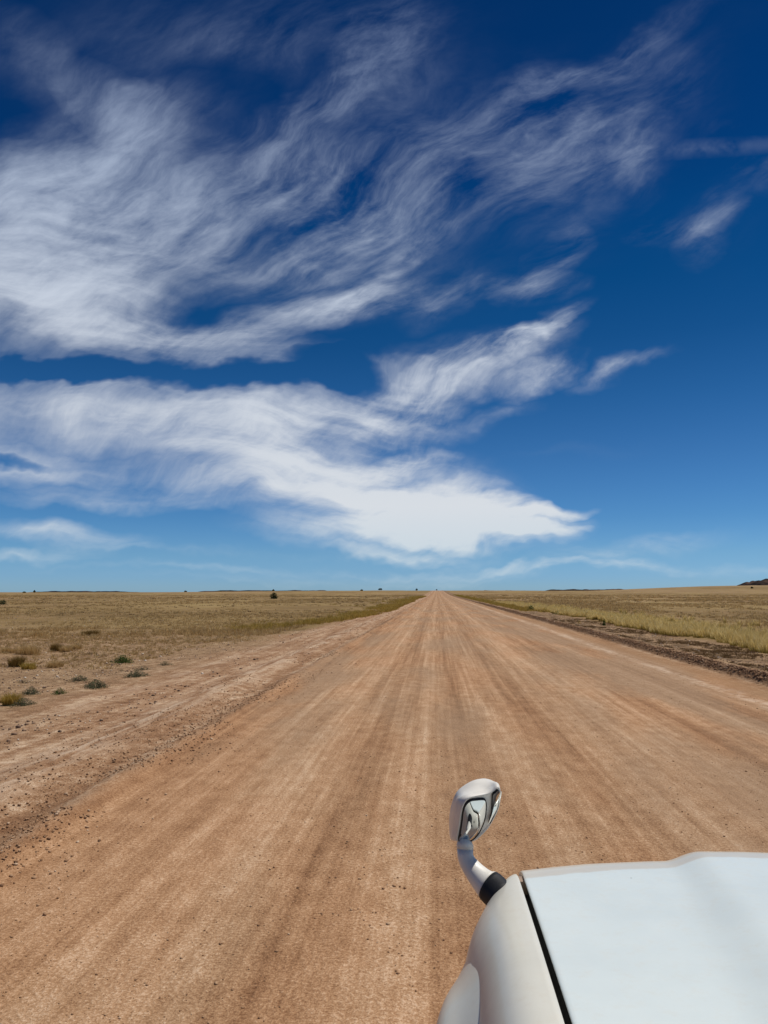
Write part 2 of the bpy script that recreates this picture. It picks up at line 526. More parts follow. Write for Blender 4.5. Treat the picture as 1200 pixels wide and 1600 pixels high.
    pv = T.m('ADD', T.m('MULTIPLY', p1, .5), T.m('ADD', T.m('MULTIPLY', p2, .25), T.m('MULTIPLY', p3, .25)))
    straw = T.ramp(pv, [(.34, (.105, .064, .026)), (.43, (.185, .120, .050)), (.50, (.245, .166, .070)), (.56, (.315, .225, .100)), (.66, (.39, .29, .14))])
    straw = T.mix(T.m('MULTIPLY', T.ss(T.m('ADD', T.m('MULTIPLY', p2, .5), T.m('MULTIPLY', p3, .5)), .48, .58), .6), straw, (.27, .165, .10))
    straw = T.mix(T.m('MULTIPLY', T.ss(p1, .56, .66), .35), straw, (.18, .125, .04))
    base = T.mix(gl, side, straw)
    # far scrub line
    base = T.mix(T.m('MULTIPLY', T.ss(y, 1500, 2600), .75), base, (.10, .075, .05))
    onroad = T.m('MULTIPLY', T.ss(xw, -3.35, -3.0), T.ss(xw, 6.9, 5.9))
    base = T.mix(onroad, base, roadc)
    orange = T.m('MULTIPLY', band(6.3, .62), .9)
    base = T.mix(T.m('MULTIPLY', orange, .6), base, T.mix(T.ss(fine, .35, .65), (.245, .128, .056), (.36, .205, .10)))
    pedge = T.m('MULTIPLY', T.m('MULTIPLY', band(T.m('MULTIPLY_ADD', T.m('SUBTRACT', b2, .5), .9, 5.62), .26), 1.3, None, True), T.ss(T.m('ADD', T.m('ADD', T.m('MULTIPLY', scn, .5), T.m('MULTIPLY', b1, .5)), T.m('MULTIPLY', T.m('SUBTRACT', b3, .5), .8)), .44, .60))
    base = T.mix(T.m('MULTIPLY', pedge, .75), base, (.56, .42, .31))
    # bump
    hb = T.m('ADD', T.m('MULTIPLY', fine, .016), T.m('MULTIPLY', mot2, .030))
    hb = T.m('ADD', hb, T.m('MULTIPLY', grit, .004))
    hb = T.m('ADD', hb, T.m('MULTIPLY', T.m('MULTIPLY', b3, .09), T.m('SUBTRACT', 1.0, onroad)))
    bump = T.node('ShaderNodeBump', {'Strength': .75, 'Distance': 1.0, 'Height': hb})
    bs = T.node('ShaderNodeBsdfPrincipled', {'Base Color': base, 'Roughness': .95, 'Normal': bump.outputs[0]})
    bs.inputs['Specular IOR Level'].default_value = .12
    T.node('ShaderNodeOutputMaterial', {0: bs.outputs[0]})
    return mt


soil = soil_material()
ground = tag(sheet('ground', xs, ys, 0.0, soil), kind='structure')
rx = xs[(xs > -3.0) & (xs < 6.25)]
ry = ys[(ys > -400) & (ys < 1500)]
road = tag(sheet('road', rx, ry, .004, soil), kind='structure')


def simple_mat(name, color, rough=.6, spec=.5, metal=0.0, coat=0.0, noise_amt=0.0, nscale=8.0, color2=None, trans=0.0):
    mt = bpy.data.materials.new(name)
    mt.use_nodes = True
    mt.node_tree.nodes.clear()
    T = NT(mt.node_tree)
    c = (*color, 1)
    if noise_amt or color2:
        P = T.node('ShaderNodeTexCoord').outputs['Object']
        n = T.ss(T.noise(P, nscale, 6, .6), .3, .7)
        c2 = color2 or tuple(v * (1 - noise_amt) for v in color)
        c = T.mix(n, color, c2)
    bs = T.node('ShaderNodeBsdfPrincipled', {'Base Color': c, 'Roughness': rough, 'Metallic': metal, 'Coat Weight': coat,
                                             'Specular IOR Level': spec, 'Transmission Weight': trans})
    T.node('ShaderNodeOutputMaterial', {0: bs.outputs[0]})
    return mt


# ------------------------------------------------------------------ far mesa and ridge
def hill_mat():
    mt = bpy.data.materials.new('dark_rock_hill')
    mt.use_nodes = True
    mt.node_tree.nodes.clear()
    T = NT(mt.node_tree)
    P = T.node('ShaderNodeNewGeometry').outputs['Position']
    n = T.noise(T.mapping(P, (.02, .02, .05)), 1.0, 6, .65)
    c = T.ramp(n, [(.35, (.012, .011, .012)), (.5, (.032, .026, .024)), (.62, (.085, .055, .045))])
    bs = T.node('ShaderNodeBsdfPrincipled', {'Base Color': c, 'Roughness': 1.0, 'Specular IOR Level': 0.0})
    T.node('ShaderNodeOutputMaterial', {0: bs.outputs[0]})
    return mt


hm = hill_mat()


def build_hill(name, cx, cy, hx, hy, h, seed, steep, nx=90, ny=40, base=-6):
    X, Y = np.meshgrid(np.linspace(-1, 1, nx), np.linspace(-1, 1, ny))
    d = np.sqrt(X ** 2 + Y ** 2) + (fbm(X * 4 + 9, Y * 4 + 9, seed, 5) - .5) * .35
    Z = h * (1 - sst(d, steep, .98)) * (.74 + .5 * fbm(X * 9 + 3, Y * 9, seed + 3, 5)) + base
    V = np.stack([cx + X * hx, cy + Y * hy, Z], -1).reshape(-1, 3)
    idx = np.arange(nx * ny).reshape(ny, nx)
    F = np.stack([idx[:-1, :-1], idx[:-1, 1:], idx[1:, 1:], idx[1:, :-1]], -1).reshape(-1, 4)
    return tag(mesh_np(name, V, F, hm, smooth=True), kind='structure')


d = ray(1245, 912)
cxm = d.x / d.y
build_hill('hill', cxm * 3400, 3400, 375, 330, 58, 5, .40, base=-8)
for k, (px, Y, hx, h) in enumerate(((930, 4200, 520, 13), (780, 4600, 380, 8), (420, 4300, 700, 9), (130, 4600, 600, 5))):
    d = ray(px, 920)
    build_hill('hills', d.x / d.y * Y, Y, hx, 200, h + 16, 20 + k, .3, base=-17)

# ------------------------------------------------------------------ stones and clods
rng = np.random.default_rng(7)
OCT = np.array([(1, 0, 0), (-1, 0, 0), (0, 1, 0), (0, -1, 0), (0, 0, 1), (0, 0, -1)], float)
OF = np.array([(0, 2, 4), (2, 1, 4), (1, 3, 4), (3, 0, 4), (2, 0, 5), (1, 2, 5), (3, 1, 5), (0, 3, 5)])
# one subdivision of the octahedron
_e = {}
_v = [tuple(p) for p in OCT]
_f = []
for a, b, c in OF:
    mids = []
    for p, q in ((a, b), (b, c), (c, a)):
        k = (min(p, q), max(p, q))
        if k not in _e:
            mm = (OCT[p] + OCT[q])
            _e[k] = len(_v)
            _v.append(tuple(mm / np.linalg.norm(mm)))
        mids.append(_e[k])
    _f += [(a, mids[0], mids[2]), (b, mids[1], mids[0]), (c, mids[2], mids[1]), tuple(mids)]
SV, SF = np.array(_v), np.array(_f)


def stones(name, x, y, s, mat, sink=.25, flat=.65):
    n = len(x)
    nv = len(SV)
    V = np.repeat(SV[None], n, 0) * (1 + rng.uniform(-.28, .28, (n, nv, 1)))
    sc = np.stack([s * rng.uniform(.7, 1.3, n), s * rng.uniform(.7, 1.3, n), s * flat * rng.uniform(.7, 1.2, n)], -1)
    V = V * sc[:, None, :]
    a = rng.uniform(0, 6.28, n)
    ca, sa = np.cos(a)[:, None], np.sin(a)[:, None]
    V = np.stack([V[..., 0] * ca - V[..., 1] * sa, V[..., 0] * sa + V[..., 1] * ca, V[..., 2]], -1)
    z = height(x, y) + .004 + sc[:, 2] * (1 - 2 * sink)
    V += np.stack([x, y, z], -1)[:, None, :]
    F = SF[None] + (np.arange(n) * nv)[:, None, None]
    return mesh_np(name, V.reshape(-1, 3), F.reshape(-1, 3), mat)


def island_mat(name, stops, rough=.95, trans=0.0, attr=None, tipc=None):
    mt = bpy.data.materials.new(name)
    mt.use_nodes = True
    mt.node_tree.nodes.clear()
    T = NT(mt.node_tree)
    r = T.node('ShaderNodeNewGeometry').outputs['Random Per Island']
    c = T.ramp(r, stops)
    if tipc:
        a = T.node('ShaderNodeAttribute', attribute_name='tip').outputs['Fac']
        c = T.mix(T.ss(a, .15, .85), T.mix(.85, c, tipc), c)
    bs = T.node('ShaderNodeBsdfPrincipled', {'Base Color': c, 'Roughness': rough, 'Specular IOR Level': .15})
    sh = bs.outputs[0]
    if trans:
        tl = T.node('ShaderNodeBsdfTranslucent', {'Color': c})
        sh = T.node('ShaderNodeMixShader', {0: trans, 1: sh, 2: tl.outputs[0]}).outputs[0]
    T.node('ShaderNodeOutputMaterial', {0: sh})
    return mt


clod_m = island_mat('clod', [(0, (.20, .11, .06)), (.5, (.31, .18, .10)), (.9, (.38, .24, .14)), (1, (.55, .42, .3))])
gravel_m = island_mat('gravel', [(0, (.13, .085, .06)), (.45, (.25, .16, .105)), (.85, (.34, .235, .16)), (.93, (.6, .5, .4)), (1, (.7, .62, .52))])


def logy(n, a, b, p=1.0):
    return a * np.exp(rng.random(n) ** p * math.log(b / a))


def clumpy(x, y, s, seed, thr=.45):
    k = fbm(x * s, y * s * .5, seed, 3) > thr
    return k


# left windrow
n = 9000
y = logy(n, 4.5, 70)
x = np.where(rng.random(n) < .6, rng.normal(-3.25, .33, n), rng.normal(-4.0, .5, n))
k = clumpy(x, y, 1.1, 3, .44)
x, y = x[k], y[k]
s = np.exp(rng.normal(math.log(.0062), .5, len(x))).clip(.003, .014) * (1 + y * .012)
tag(stones('clods', x, y, s, clod_m), 'small reddish dirt clods strewn along the left road edge', 'clods', kind='stuff')
# right windrow
n = 14000
y = logy(n, 11, 130)
x = rng.normal(6.98, .085, n)
s = np.exp(rng.normal(math.log(.0115), .45, n)).clip(.005, .035) * (1 + y * .004)
tag(stones('clods', x, y, s, clod_m), 'dark dirt clods forming the low ridge right of the road', 'clods', kind='stuff')
# on the road
n = 16000
y = logy(n, 3.2, 30, 1.1)
x = rng.uniform(-3, 6, n)
k = fbm(x * .9, y * .35, 77, 3) > .47
x, y = x[k], y[k]
s = np.exp(rng.normal(math.log(.0034), .45, len(x))).clip(.0015, .011)
tag(stones('gravel', x, y, s, clod_m), 'fine loose grit scattered on the reddish road surface', 'gravel', kind='stuff')
# stony ground to the left
n = 26000
y = logy(n, 9, 60)
x = -4.8 - rng.random(n) ** .8 * (8 + y * .55)
k = fbm(x * .45, y * .35, 88, 3) > .45
x, y = x[k], y[k]
s = np.exp(rng.normal(math.log(.0085), .55, len(x))).clip(.004, .035) * (1 + y * .006)
tag(stones('gravel', x, y, s, gravel_m), 'pale and brown stones on the bare ground left of the road', 'gravel', kind='stuff')
# stony right verge
n = 5000
y = logy(n, 14, 80)
x = rng.uniform(7.4, 10.5, n)
s = np.exp(rng.normal(math.log(.011), .5, n)).clip(.006, .035)
tag(stones('gravel', x, y, s, gravel_m), 'loose stones on the verge right of the dirt ridge', 'gravel', kind='stuff')


# ------------------------------------------------------------------ grass
def blades(name, x, y, hgt, rad, nb, wid, mat, lean=.45, label=None, single=None, kind='stuff'):
    """nb tapered two-segment blades around every tuft centre"""
    n = len(x)
    N = n * nb
    cx, cy = np.repeat(x, nb), np.repeat(y, nb)
    hh = np.repeat(hgt, nb) * rng.uniform(.45, 1.1, N)
    rr = np.repeat(rad, nb)
    a = rng.uniform(0, 6.283, N)
    q = np.sqrt(rng.random(N))
    bx, by = cx + np.cos(a) * rr * q * .6, cy + np.sin(a) * rr * q * .6
    a2 = a + rng.normal(0, .6, N)
    ln = hh * lean * (.3 + q) * rng.uniform(.4, 1.3, N)
    lx, ly = np.cos(a2) * ln, np.sin(a2) * ln
    w = np.repeat(wid, nb) * rng.uniform(.6, 1.3, N)
    fa = rng.normal(0, .6, N)            # facing angle of the blade's width
    wx, wy = np.cos(fa) * w * .5, np.sin(fa) * w * .5
    bz = height(bx, by) - .01
    mx, my, mz = bx + lx * .35, by + ly * .35, bz + hh * .6
    tx, ty, tz = bx + lx, by + ly, bz + hh
    V = np.stack([np.stack([bx - wx, by - wy, bz], -1), np.stack([bx + wx, by + wy, bz], -1),
                  np.stack([mx + wx * .8, my + wy * .8, mz], -1), np.stack([mx - wx * .8, my - wy * .8, mz], -1),
                  np.stack([tx, ty, tz], -1)], 1)
    i = (np.arange(N) * 5)[:, None]
    F = np.concatenate([i + np.array([[0, 1, 2]]), i + np.array([[0, 2, 3]]), i + np.array([[3, 2, 4]])], 0)
    tip = np.tile(np.array([0, 0, .6, .6, 1.0]), N)
    org = None
    o = mesh_np(name, V.reshape(-1, 3), F, mat, attrs={'tip': tip})
    if single is not None:
        cxx, cyy = single
        c = Vector((cxx, cyy, float(height(cxx, cyy))))
        o.data.transform(Matrix.Translation(-c))
        o.location = c
    if label:
        tag(o, label, 'grass', kind=kind)
    return o


straw_m = island_mat('straw_grass', [(0, (.28, .17, .065)), (.3, (.46, .30, .12)), (.7, (.60, .42, .19)), (1, (.78, .60, .32))], trans=.4)
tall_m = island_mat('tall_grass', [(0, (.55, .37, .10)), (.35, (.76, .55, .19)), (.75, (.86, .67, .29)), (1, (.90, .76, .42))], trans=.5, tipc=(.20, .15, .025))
olive_m = island_mat('olive_grass', [(0, (.24, .155, .03)), (.5, (.42, .29, .06)), (1, (.62, .45, .14))], trans=.4)
brown_m = island_mat('brown_mat', [(0, (.09, .05, .02)), (.6, (.17, .10, .045)), (1, (.27, .18, .08))], trans=.2)
green_m = island_mat('green_leaf', [(0, (.03, .06, .012)), (.6, (.055, .10, .018)), (1, (.10, .15, .035))], trans=.25)
sage_m = island_mat('sage_leaf', [(0, (.06, .065, .035)), (.6, (.105, .115, .06)), (1, (.17, .17, .095))], trans=.2)
darkg_m = island_mat('dark_leaf', [(0, (.018, .028, .009)), (.7, (.035, .05, .014)), (1, (.07, .08, .03))], trans=.15)
dry_m = island_mat('rust_leaf', [(0, (.14, .08, .02)), (.6, (.24, .15, .04)), (1, (.34, .24, .08))], trans=.2)
stem_m = simple_mat('woody_stem', (.10, .07, .045), .9, .2)

# straw plain on the left: density follows 1/distance^2 so that near tufts stay separate
n = 26000
y = logy(n, 26, 420)
sp = rng.random(n)
x = -(7.6 + sp * (y * .66))
keep = (y + .35 * x > 26 + 9 * (fbm(x * .12, y * .12, 5, 3) - .5)) & (fbm(x * .07, y * .035, 15, 4) + rng.normal(0, .09, n) > .47 + .05 * (y < 60))
x, y = x[keep], y[keep]
sc = (y / 40).clip(.8, 7)
blades('grass', x, y, rng.uniform(.05, .17, len(x)) * (.8 + .2 * sc), rng.uniform(.12, .3, len(x)) * sc, 12, .012 * sc ** 1.15, straw_m,
       label='short dry straw coloured grass covering the plain left of the road')
# a paler row where the grass starts
n = 900
y = rng.normal(38, 2.2, n)
x = rng.uniform(-24, -7.6, n)
k = fbm(x * .25, y * .4, 19, 3) > .5
x, y = x[k], y[k]
blades('grass', x, y, rng.uniform(.10, .24, len(x)), rng.uniform(.16, .32, len(x)), 34, np.full(len(x), .012), straw_m,
       label='pale grass tufts in a row where the left plain begins')
# straw plain on the right
n = 26000
y = logy(n, 30, 420)
x = 13.5 + rng.random(n) * (y * .55)
keep = fbm(x * .07, y * .035, 25, 4) + rng.normal(0, .07, n) > .44
x, y = x[keep], y[keep]
sc = (y / 40).clip(.8, 7)
blades('grass', x, y, rng.uniform(.08, .22, len(x)) * (.8 + .2 * sc), rng.uniform(.12, .3, len(x)) * sc, 12, .012 * sc ** 1.15, straw_m,
       label='short dry straw coloured grass covering the plain right of the road')
# tall golden band along the right verge
n = 5200
y = logy(n, 21, 150, 1.0)
x = 10.6 + rng.gamma(1.6, 1.1, n)
edge = (fbm(y * .12, y * 0 + 7, 35, 3) - .5) * 2.6
x = x + edge
keep = (fbm(x * .3, y * .18, 45, 3) > .36) & (x < 20)
x, y = x[keep], y[keep]
hh = rng.uniform(.16, .52, len(x)) * (1 - .35 * sst(y, 60, 150))
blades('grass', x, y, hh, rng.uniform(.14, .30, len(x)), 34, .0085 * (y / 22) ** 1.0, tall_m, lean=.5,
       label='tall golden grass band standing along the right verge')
# olive grass on the left edge further down the road
n = 3000
y = logy(n, 38, 330, .8)
x = -5.2 - rng.gamma(1.5, .9, n) - (fbm(y * .05, y * 0 + 3, 65, 3) - .5) * 3 - 2.4 * (1 - sst(y, 40, 75))
k = fbm(x * .3, y * .1, 66, 3) > .40
x, y = x[k], y[k]
sc = (y / 45).clip(1, 6)
blades('grass', x, y, rng.uniform(.16, .36, len(x)), rng.uniform(.2, .4, len(x)) * sc ** .7, 20, .013 * sc, olive_m,
       label='olive green grass strip beside the left road edge in the distance')
n = 1500
y = logy(n, 80, 420, .9)
x = 8.6 + rng.gamma(1.5, .9, n)
sc = (y / 60).clip(1, 6)
blades('grass', x, y, rng.uniform(.16, .34, n), rng.uniform(.2, .4, n) * sc ** .7, 16, .015 * sc, olive_m,
       label='olive grass strip beside the right road edge in the distance')
# brown mats
n = 2600
y = logy(n, 14, 60)
x = rng.uniform(8.1, 11, n)
k = fbm(x * .9, y * .35, 71, 3) > .50
x, y = x[k], y[k]
blades('grass', x, y, rng.uniform(.03, .09, len(x)), rng.uniform(.1, .25, len(x)), 26, np.full(len(x), .012), brown_m, lean=1.0,
       label='dark brown low growth between dirt ridge and tall grass')
# darker withered tufts dotted over both plains
for sgn, lab in ((-1, 'small dark withered tufts dotted over the left plain'), (1, 'small dark withered tufts dotted over the right plain')):
    n = 1500
    y = logy(n, 32, 380)
    x = (-(8.5 + rng.random(n) * y * .62)) if sgn < 0 else 14 + rng.random(n) * y * .5
    k = fbm(x * .06, y * .03, 55, 3) > .47
    x, y = x[k], y[k]
    sc = (y / 45).clip(.8, 5)
    blades('grass', x, y, rng.uniform(.06, .16, len(x)) * (.7 + .3 * sc), rng.uniform(.1, .3, len(x)) * sc, 16, .013 * sc, brown_m, lean=.8, label=lab)
# straw patches between stones on the left, near
n = 3600
y = rng.uniform(20, 34, n)
x = rng.uniform(-24, -8.5, n)
k = fbm(x * .3, y * .3, 91, 3) > .50 - .004 * (y - 20) + .012 * (x + 14)
x, y = x[k], y[k]
blades('grass', x, y, rng.uniform(.04, .12, len(x)), rng.uniform(.05, .2, len(x)), 18, np.full(len(x), .009), straw_m,
       label='sparse straw grass among stones on the left')


# ------------------------------------------------------------------ single plants
def leafy(name, px, py, wpx, hpx, nleaf, mat, label, cat, group=None, seed=0, leaf=1.0, round_=False, lift=0.0):
    """a plant of many small leaves in an uneven dome, with stems; px,py is the foot in the photograph"""
    dd = ray(px, py)
    t = -CAM_H / dd.z
    gx, gy = dd.x * t, dd.y * t
    if gy > 240 or gy < 0:
        gy = 930.0
        gx = dd.x / dd.y * gy
    for _ in range(3):
        pass
    gz = float(height(gx, gy))
    dist = math.hypot(gx, gy)
    w, h = wpx / FPX * dist * .5, hpx / FPX * dist * (1 if round_ else .85)
    r = np.random.default_rng(seed + 100)
    root = empty(name, (gx, gy, gz))
    tag(root, label, cat, group)
    a = r.uniform(0, 6.283, nleaf)
    q = r.random(nleaf) ** .55
    # clumps push leaves outward unevenly
    lob = .62 + .38 * np.sin(a * 3 + seed) * np.sin(a * 5 + 2 * seed) + r.normal(0, .1, nleaf)
    X = np.cos(a) * q * w * lob.clip(.3, 1.25)
    Y = np.sin(a) * q * w * lob.clip(.3, 1.25)
    if round_:
        zz = h * (.08 + .92 * r.random(nleaf) * np.sqrt((1.02 - q ** 3).clip(0, 1)))
    else:
        zz = h * r.random(nleaf) ** .8 * (1.08 - q ** 1.6).clip(.12, 1)
    ls = (h * .16 + w * .05) * leaf * r.uniform(.5, 1.2, nleaf)
    d1 = r.normal(0, 1, (nleaf, 3)); d1[:, 2] = np.abs(d1[:, 2]) * .9 + .15
    d1 /= np.linalg.norm(d1, axis=1, keepdims=True)
    d2 = np.cross(d1, r.normal(0, 1, (nleaf, 3)))
    d2 /= np.linalg.norm(d2, axis=1, keepdims=True)
    c = np.stack([X, Y, zz], -1)
    L = ls[:, None]
    V = np.stack([c - d1 * L * .5, c + d2 * L * .22, c + d1 * L * .5, c - d2 * L * .22], 1).reshape(-1, 3)
    V[:, 2] = np.maximum(V[:, 2], 0.0)
    F = np.arange(nleaf * 4).reshape(-1, 4)
    mesh_np('foliage', V, F, mat, root)
    # stems
    ns = max(5, min(18, nleaf // 50))
    bm = bmesh.new()
    for i in range(ns):
        aa = r.uniform(0, 6.28)
        rr = r.uniform(.2, .75)
        e = Vector((math.cos(aa) * w * rr, math.sin(aa) * w * rr, h * r.uniform(.4, .8)))
        t0 = max(.003, w * .02)
        sdv = Vector((-math.sin(aa), math.cos(aa), 0)) * t0
        mid = Vector((e.x * .6, e.y * .6, e.z * .35))
        add_grid(bm, [[Vector((0, 0, -.01)) + sdv, Vector((0, 0, -.01)) + Vector((0, 0, t0)), Vector((0, 0, -.01)) - sdv],
                      [mid + sdv * .7, mid + Vector((0, 0, t0)), mid - sdv * .7], [e + sdv * .3, e + Vector((0, 0, t0 * .3)), e - sdv * .3]], close=True)
    bm_obj('stem', bm, stem_m, root)
    return root


SH = 'low shrubs on the bare ground left of the road'
leafy('low_shrub', 191, 1033, 42, 14, 900, green_m, 'bright green leafy plant alone on bare ground, greenest of the low plants at left', 'shrub', SH, 1, .75)
leafy('low_shrub', 150, 1068, 56, 14, 1500, sage_m, 'widest grey green mat shrub on the left ground, below the bright green plant', 'shrub', SH, 2, .6)
leafy('low_shrub', 124, 1059, 44, 10, 900, sage_m, 'flat grey green mat just behind the widest mat shrub', 'shrub', SH, 3, .6)
leafy('low_shrub', 213, 1055, 52, 12, 1200, sage_m, 'long grey green mat shrub nearest the road', 'shrub', SH, 4, .6)
leafy('low_shrub', 258, 1036, 28, 8, 600, sage_m, 'small dull grey shrub to the right of the bright green plant', 'shrub', SH, 5, .6)
leafy('low_shrub', 222, 1042, 34, 8, 600, sage_m, 'thin grey twiggy mat between bright green plant and the long mat nearest the road', 'shrub', SH, 6, .6)
leafy('low_shrub', 190, 1044, 12, 5, 200, sage_m, 'tiny grey green sprig under the bright green plant', 'shrub', SH, 7, .7)
leafy('low_shrub', 49, 1078, 38, 13, 1000, sage_m, 'rounded grey green shrub, left one of the pair on the pale scraped soil', 'shrub', SH, 8, .6)
leafy('low_shrub', 93, 1077, 34, 11, 900, green_m, 'rounded dull green shrub, right one of the pair on the pale scraped soil', 'shrub', SH, 9, .55)
leafy('low_shrub', 36, 1098, 46, 13, 1200, sage_m, 'dark grey green shrub nearest the camera at the left frame edge', 'shrub', SH, 10, .6)
leafy('low_shrub', 139, 1021, 24, 5, 300, brown_m, 'dark brown flat tuft left of and behind the bright green plant', 'shrub', SH, 11, .7)
leafy('low_shrub', 38, 1061, 34, 7, 500, sage_m, 'sparse greyish twigs among white stones at the left edge', 'shrub', SH, 12, .5)
leafy('bush', 428, 936, 14, 10, 700, darkg_m, 'dark green bush standing alone on the left plain just below the horizon', 'bush', None, 13, 1.0, True)
leafy('bush', 4, 944, 18, 7, 500, darkg_m, 'dark low bush on the left plain cut by the frame edge', 'bush', None, 14, 1.0, True)
VG = 'weeds in the right verge grass'
leafy('weed', 944, 976, 7, 13, 300, green_m, 'upright dark green weed in front of the golden grass', 'weed', VG, 15, .9)
leafy('weed', 905, 973, 12, 6, 200, olive_m, 'low olive weed left of the upright dark weed', 'weed', VG, 16, .9)
leafy('weed', 830, 953, 20, 9, 500, green_m, 'farthest green clump at the start of the golden grass', 'weed', VG, 17, .9)
leafy('weed', 851, 956, 22, 8, 500, olive_m, 'middle olive green clump at the start of the golden grass', 'weed', VG, 18, .9)
leafy('weed', 871, 959, 18, 7, 400, green_m, 'nearest of the three green clumps at the start of the golden grass', 'weed', VG, 19, .9)
leafy('weed', 835, 943, 9, 4, 200, brown_m, 'dark brown tuft on the right plain behind the green clumps', 'weed', VG, 20, .9)
leafy('weed', 455, 965, 6, 5, 160, brown_m, 'small dark reddish tuft at the edge of the left grass', 'weed', None, 21, .9)
TR = 'tiny far trees on the horizon'
for k, (px, w, h, lb) in enumerate((
        (594, 6, 4, 'dark flat topped tree on the horizon left of the road, widest of the far trees'),
        (651, 3, 3, 'tiny far tree on the horizon nearest the road on its left'),
        (565, 4, 2, 'low far bush on the horizon left of the widest far tree'),
        (427, 3, 3, 'tiny far tree on the horizon above the dark green plain bush'),
        (345, 4, 2, 'small far bush on the horizon left of the lone dark bush'),
        (290, 4, 2, 'small far bush on the horizon midway over the left plain'),
        (54, 3, 4, 'far tree on the horizon near the left frame edge, taller of two'),
        (38, 4, 2, 'far tree on the horizon near the left frame edge, lower of two'),
        (1175, 3, 3, 'small dark far tree under the rocky hill at right'))):
    dd = ray(px, 921)
    Y = 930.0
    X = dd.x / dd.y * Y
    z = float(height(X, Y))
    root = empty('far_tree', (X, Y, z))
    tag(root, lb, 'tree', TR)
    r = np.random.default_rng(k)
    dist = math.hypot(X, Y)
    w_, h_ = w / FPX * dist * .5, h / FPX * dist
    nl = 260
    a = r.uniform(0, 6.28, nl); q = np.sqrt(r.random(nl))
    c = np.stack([np.cos(a) * q * w_, np.sin(a) * q * w_, h_ * (.35 + .65 * r.random(nl) * (1.05 - q ** 2))], -1)
    d1 = r.normal(0, .28, (nl, 3)); d2 = r.normal(0, .28, (nl, 3))
    V = np.stack([c - d1, c + d2, c + d1, c - d2], 1).reshape(-1, 3)
    mesh_np('crown', V, np.arange(nl * 4).reshape(-1, 4), darkg_m, root)
    bm = bmesh.new()
    bmesh.ops.create_cone(bm, cap_ends=True, segments=6, radius1=.16, radius2=.08, depth=h_ * .7, matrix=Matrix.Translation((0, 0, h_ * .33)))
    bm_obj('trunk', bm, stem_m, root)

TG = 'separate grass tufts on the stony ground at left'
for k, (px, py, w, h, mm, lb) in enumerate((
        (47, 1020, 34, 17, straw_m, 'large pale straw tuft, biggest on the stony ground at left'),
        (26, 1037, 19, 17, dry_m, 'rusty orange tuft near the left frame edge'),
        (44, 1040, 26, 10, olive_m, 'low olive yellow tuft touching the rusty orange one'),
        (85, 1014, 16, 12, dry_m, 'brownish tuft right of the large pale tuft'),
        (100, 1016, 22, 11, straw_m, 'straw tuft leaning against the brownish tuft'),
        (84, 1038, 18, 11, straw_m, 'pale tuft with dark foot right of the olive yellow tuft'),
        (14, 1018, 24, 9, straw_m, 'pale straw tuft at the left frame edge above the rusty one'),
        (118, 1012, 22, 8, straw_m, 'flat pale tuft, rightmost of the straw tufts behind the stones'),
        (18, 1095, 26, 18, olive_m, 'green yellow tuft growing out of the shrub nearest the camera at left'),
        (3, 1091, 12, 8, straw_m, 'bright straw tuft cut by the left frame edge low down'),
        (140, 990, 36, 9, dry_m, 'brown tuft with dark underside in front of the pale grass row'),
        (60, 992, 26, 9, straw_m, 'pale tuft at the edge of the left plain'))):
    dd = ray(px, py)
    t = -CAM_H / dd.z
    gx, gy = dd.x * t, dd.y * t
    dist = math.hypot(gx, gy)
    w_, h_ = w / FPX * dist * .5, h / FPX * dist
    nt = 7
    ox = gx + rng.normal(0, w_ * .42, nt); oy = gy + rng.normal(0, w_ * .3, nt)
    o = blades('grass_tuft', ox, oy, h_ * rng.uniform(.7, 1.1, nt), np.full(nt, w_ * .55), 130, np.full(nt, .007), mm, lean=.6, single=(gx, gy))
    tag(o, lb, 'grass tuft', TG)

# ------------------------------------------------------------------ car
CX = .95       # centre line of the car; it points along the road (+Y)


def paint_material(name, dusty, ca=(.645, .715, .71), cb=(.61, .68, .68)):
    mt = bpy.data.materials.new(name)
    mt.use_nodes = True
    mt.node_tree.nodes.clear()
    T = NT(mt.node_tree)
    P = T.node('ShaderNodeTexCoord').outputs['Object']
    n1 = T.noise(P, 3.5, 6, .62)
    n2 = T.noise(P, 26, 6, .7)
    spk = T.node('ShaderNodeTexVoronoi', {'Vector': P, 'Scale': 7}).outputs['Distance']
    x, y, z = T.node('ShaderNodeSeparateXYZ', {0: P}).outputs
    sq = T.m('ABSOLUTE', T.m('SUBTRACT', x, CX))
    y = T.m('ADD', y, T.m('MULTIPLY', T.m('POWER', sq, 2.0), .24))
    c = T.mix(T.ss(n1, .35, .7), ca, cb)
    front = T.ss(T.m('MULTIPLY_ADD', T.m('SUBTRACT', n1, .5), .07, y), 2.500, 2.520)
    dust = T.m('ADD', T.m('MULTIPLY', T.ss(n2, .45, .75), .16), dusty)
    dust = T.m('MAXIMUM', dust, T.m('MULTIPLY', front, .62)) if not dusty else dust
    c = T.mix(dust, c, (.52, .44, .34))
    c = T.mix(T.m('MULTIPLY', T.ss(spk, .030, .016), T.ss(T.noise(P, 5.0, 2, .5), .5, .56)), c, (.13, .12, .11))
    bs = T.node('ShaderNodeBsdfPrincipled', {'Base Color': c, 'Roughness': T.ss(n2, .3, .8, .42, .6), 'Coat Weight': .45 if not dusty else .4,
                                             'Coat Roughness': .14, 'Specular IOR Level': .4})
    T.node('ShaderNodeOutputMaterial', {0: bs.outputs[0]})
    return mt


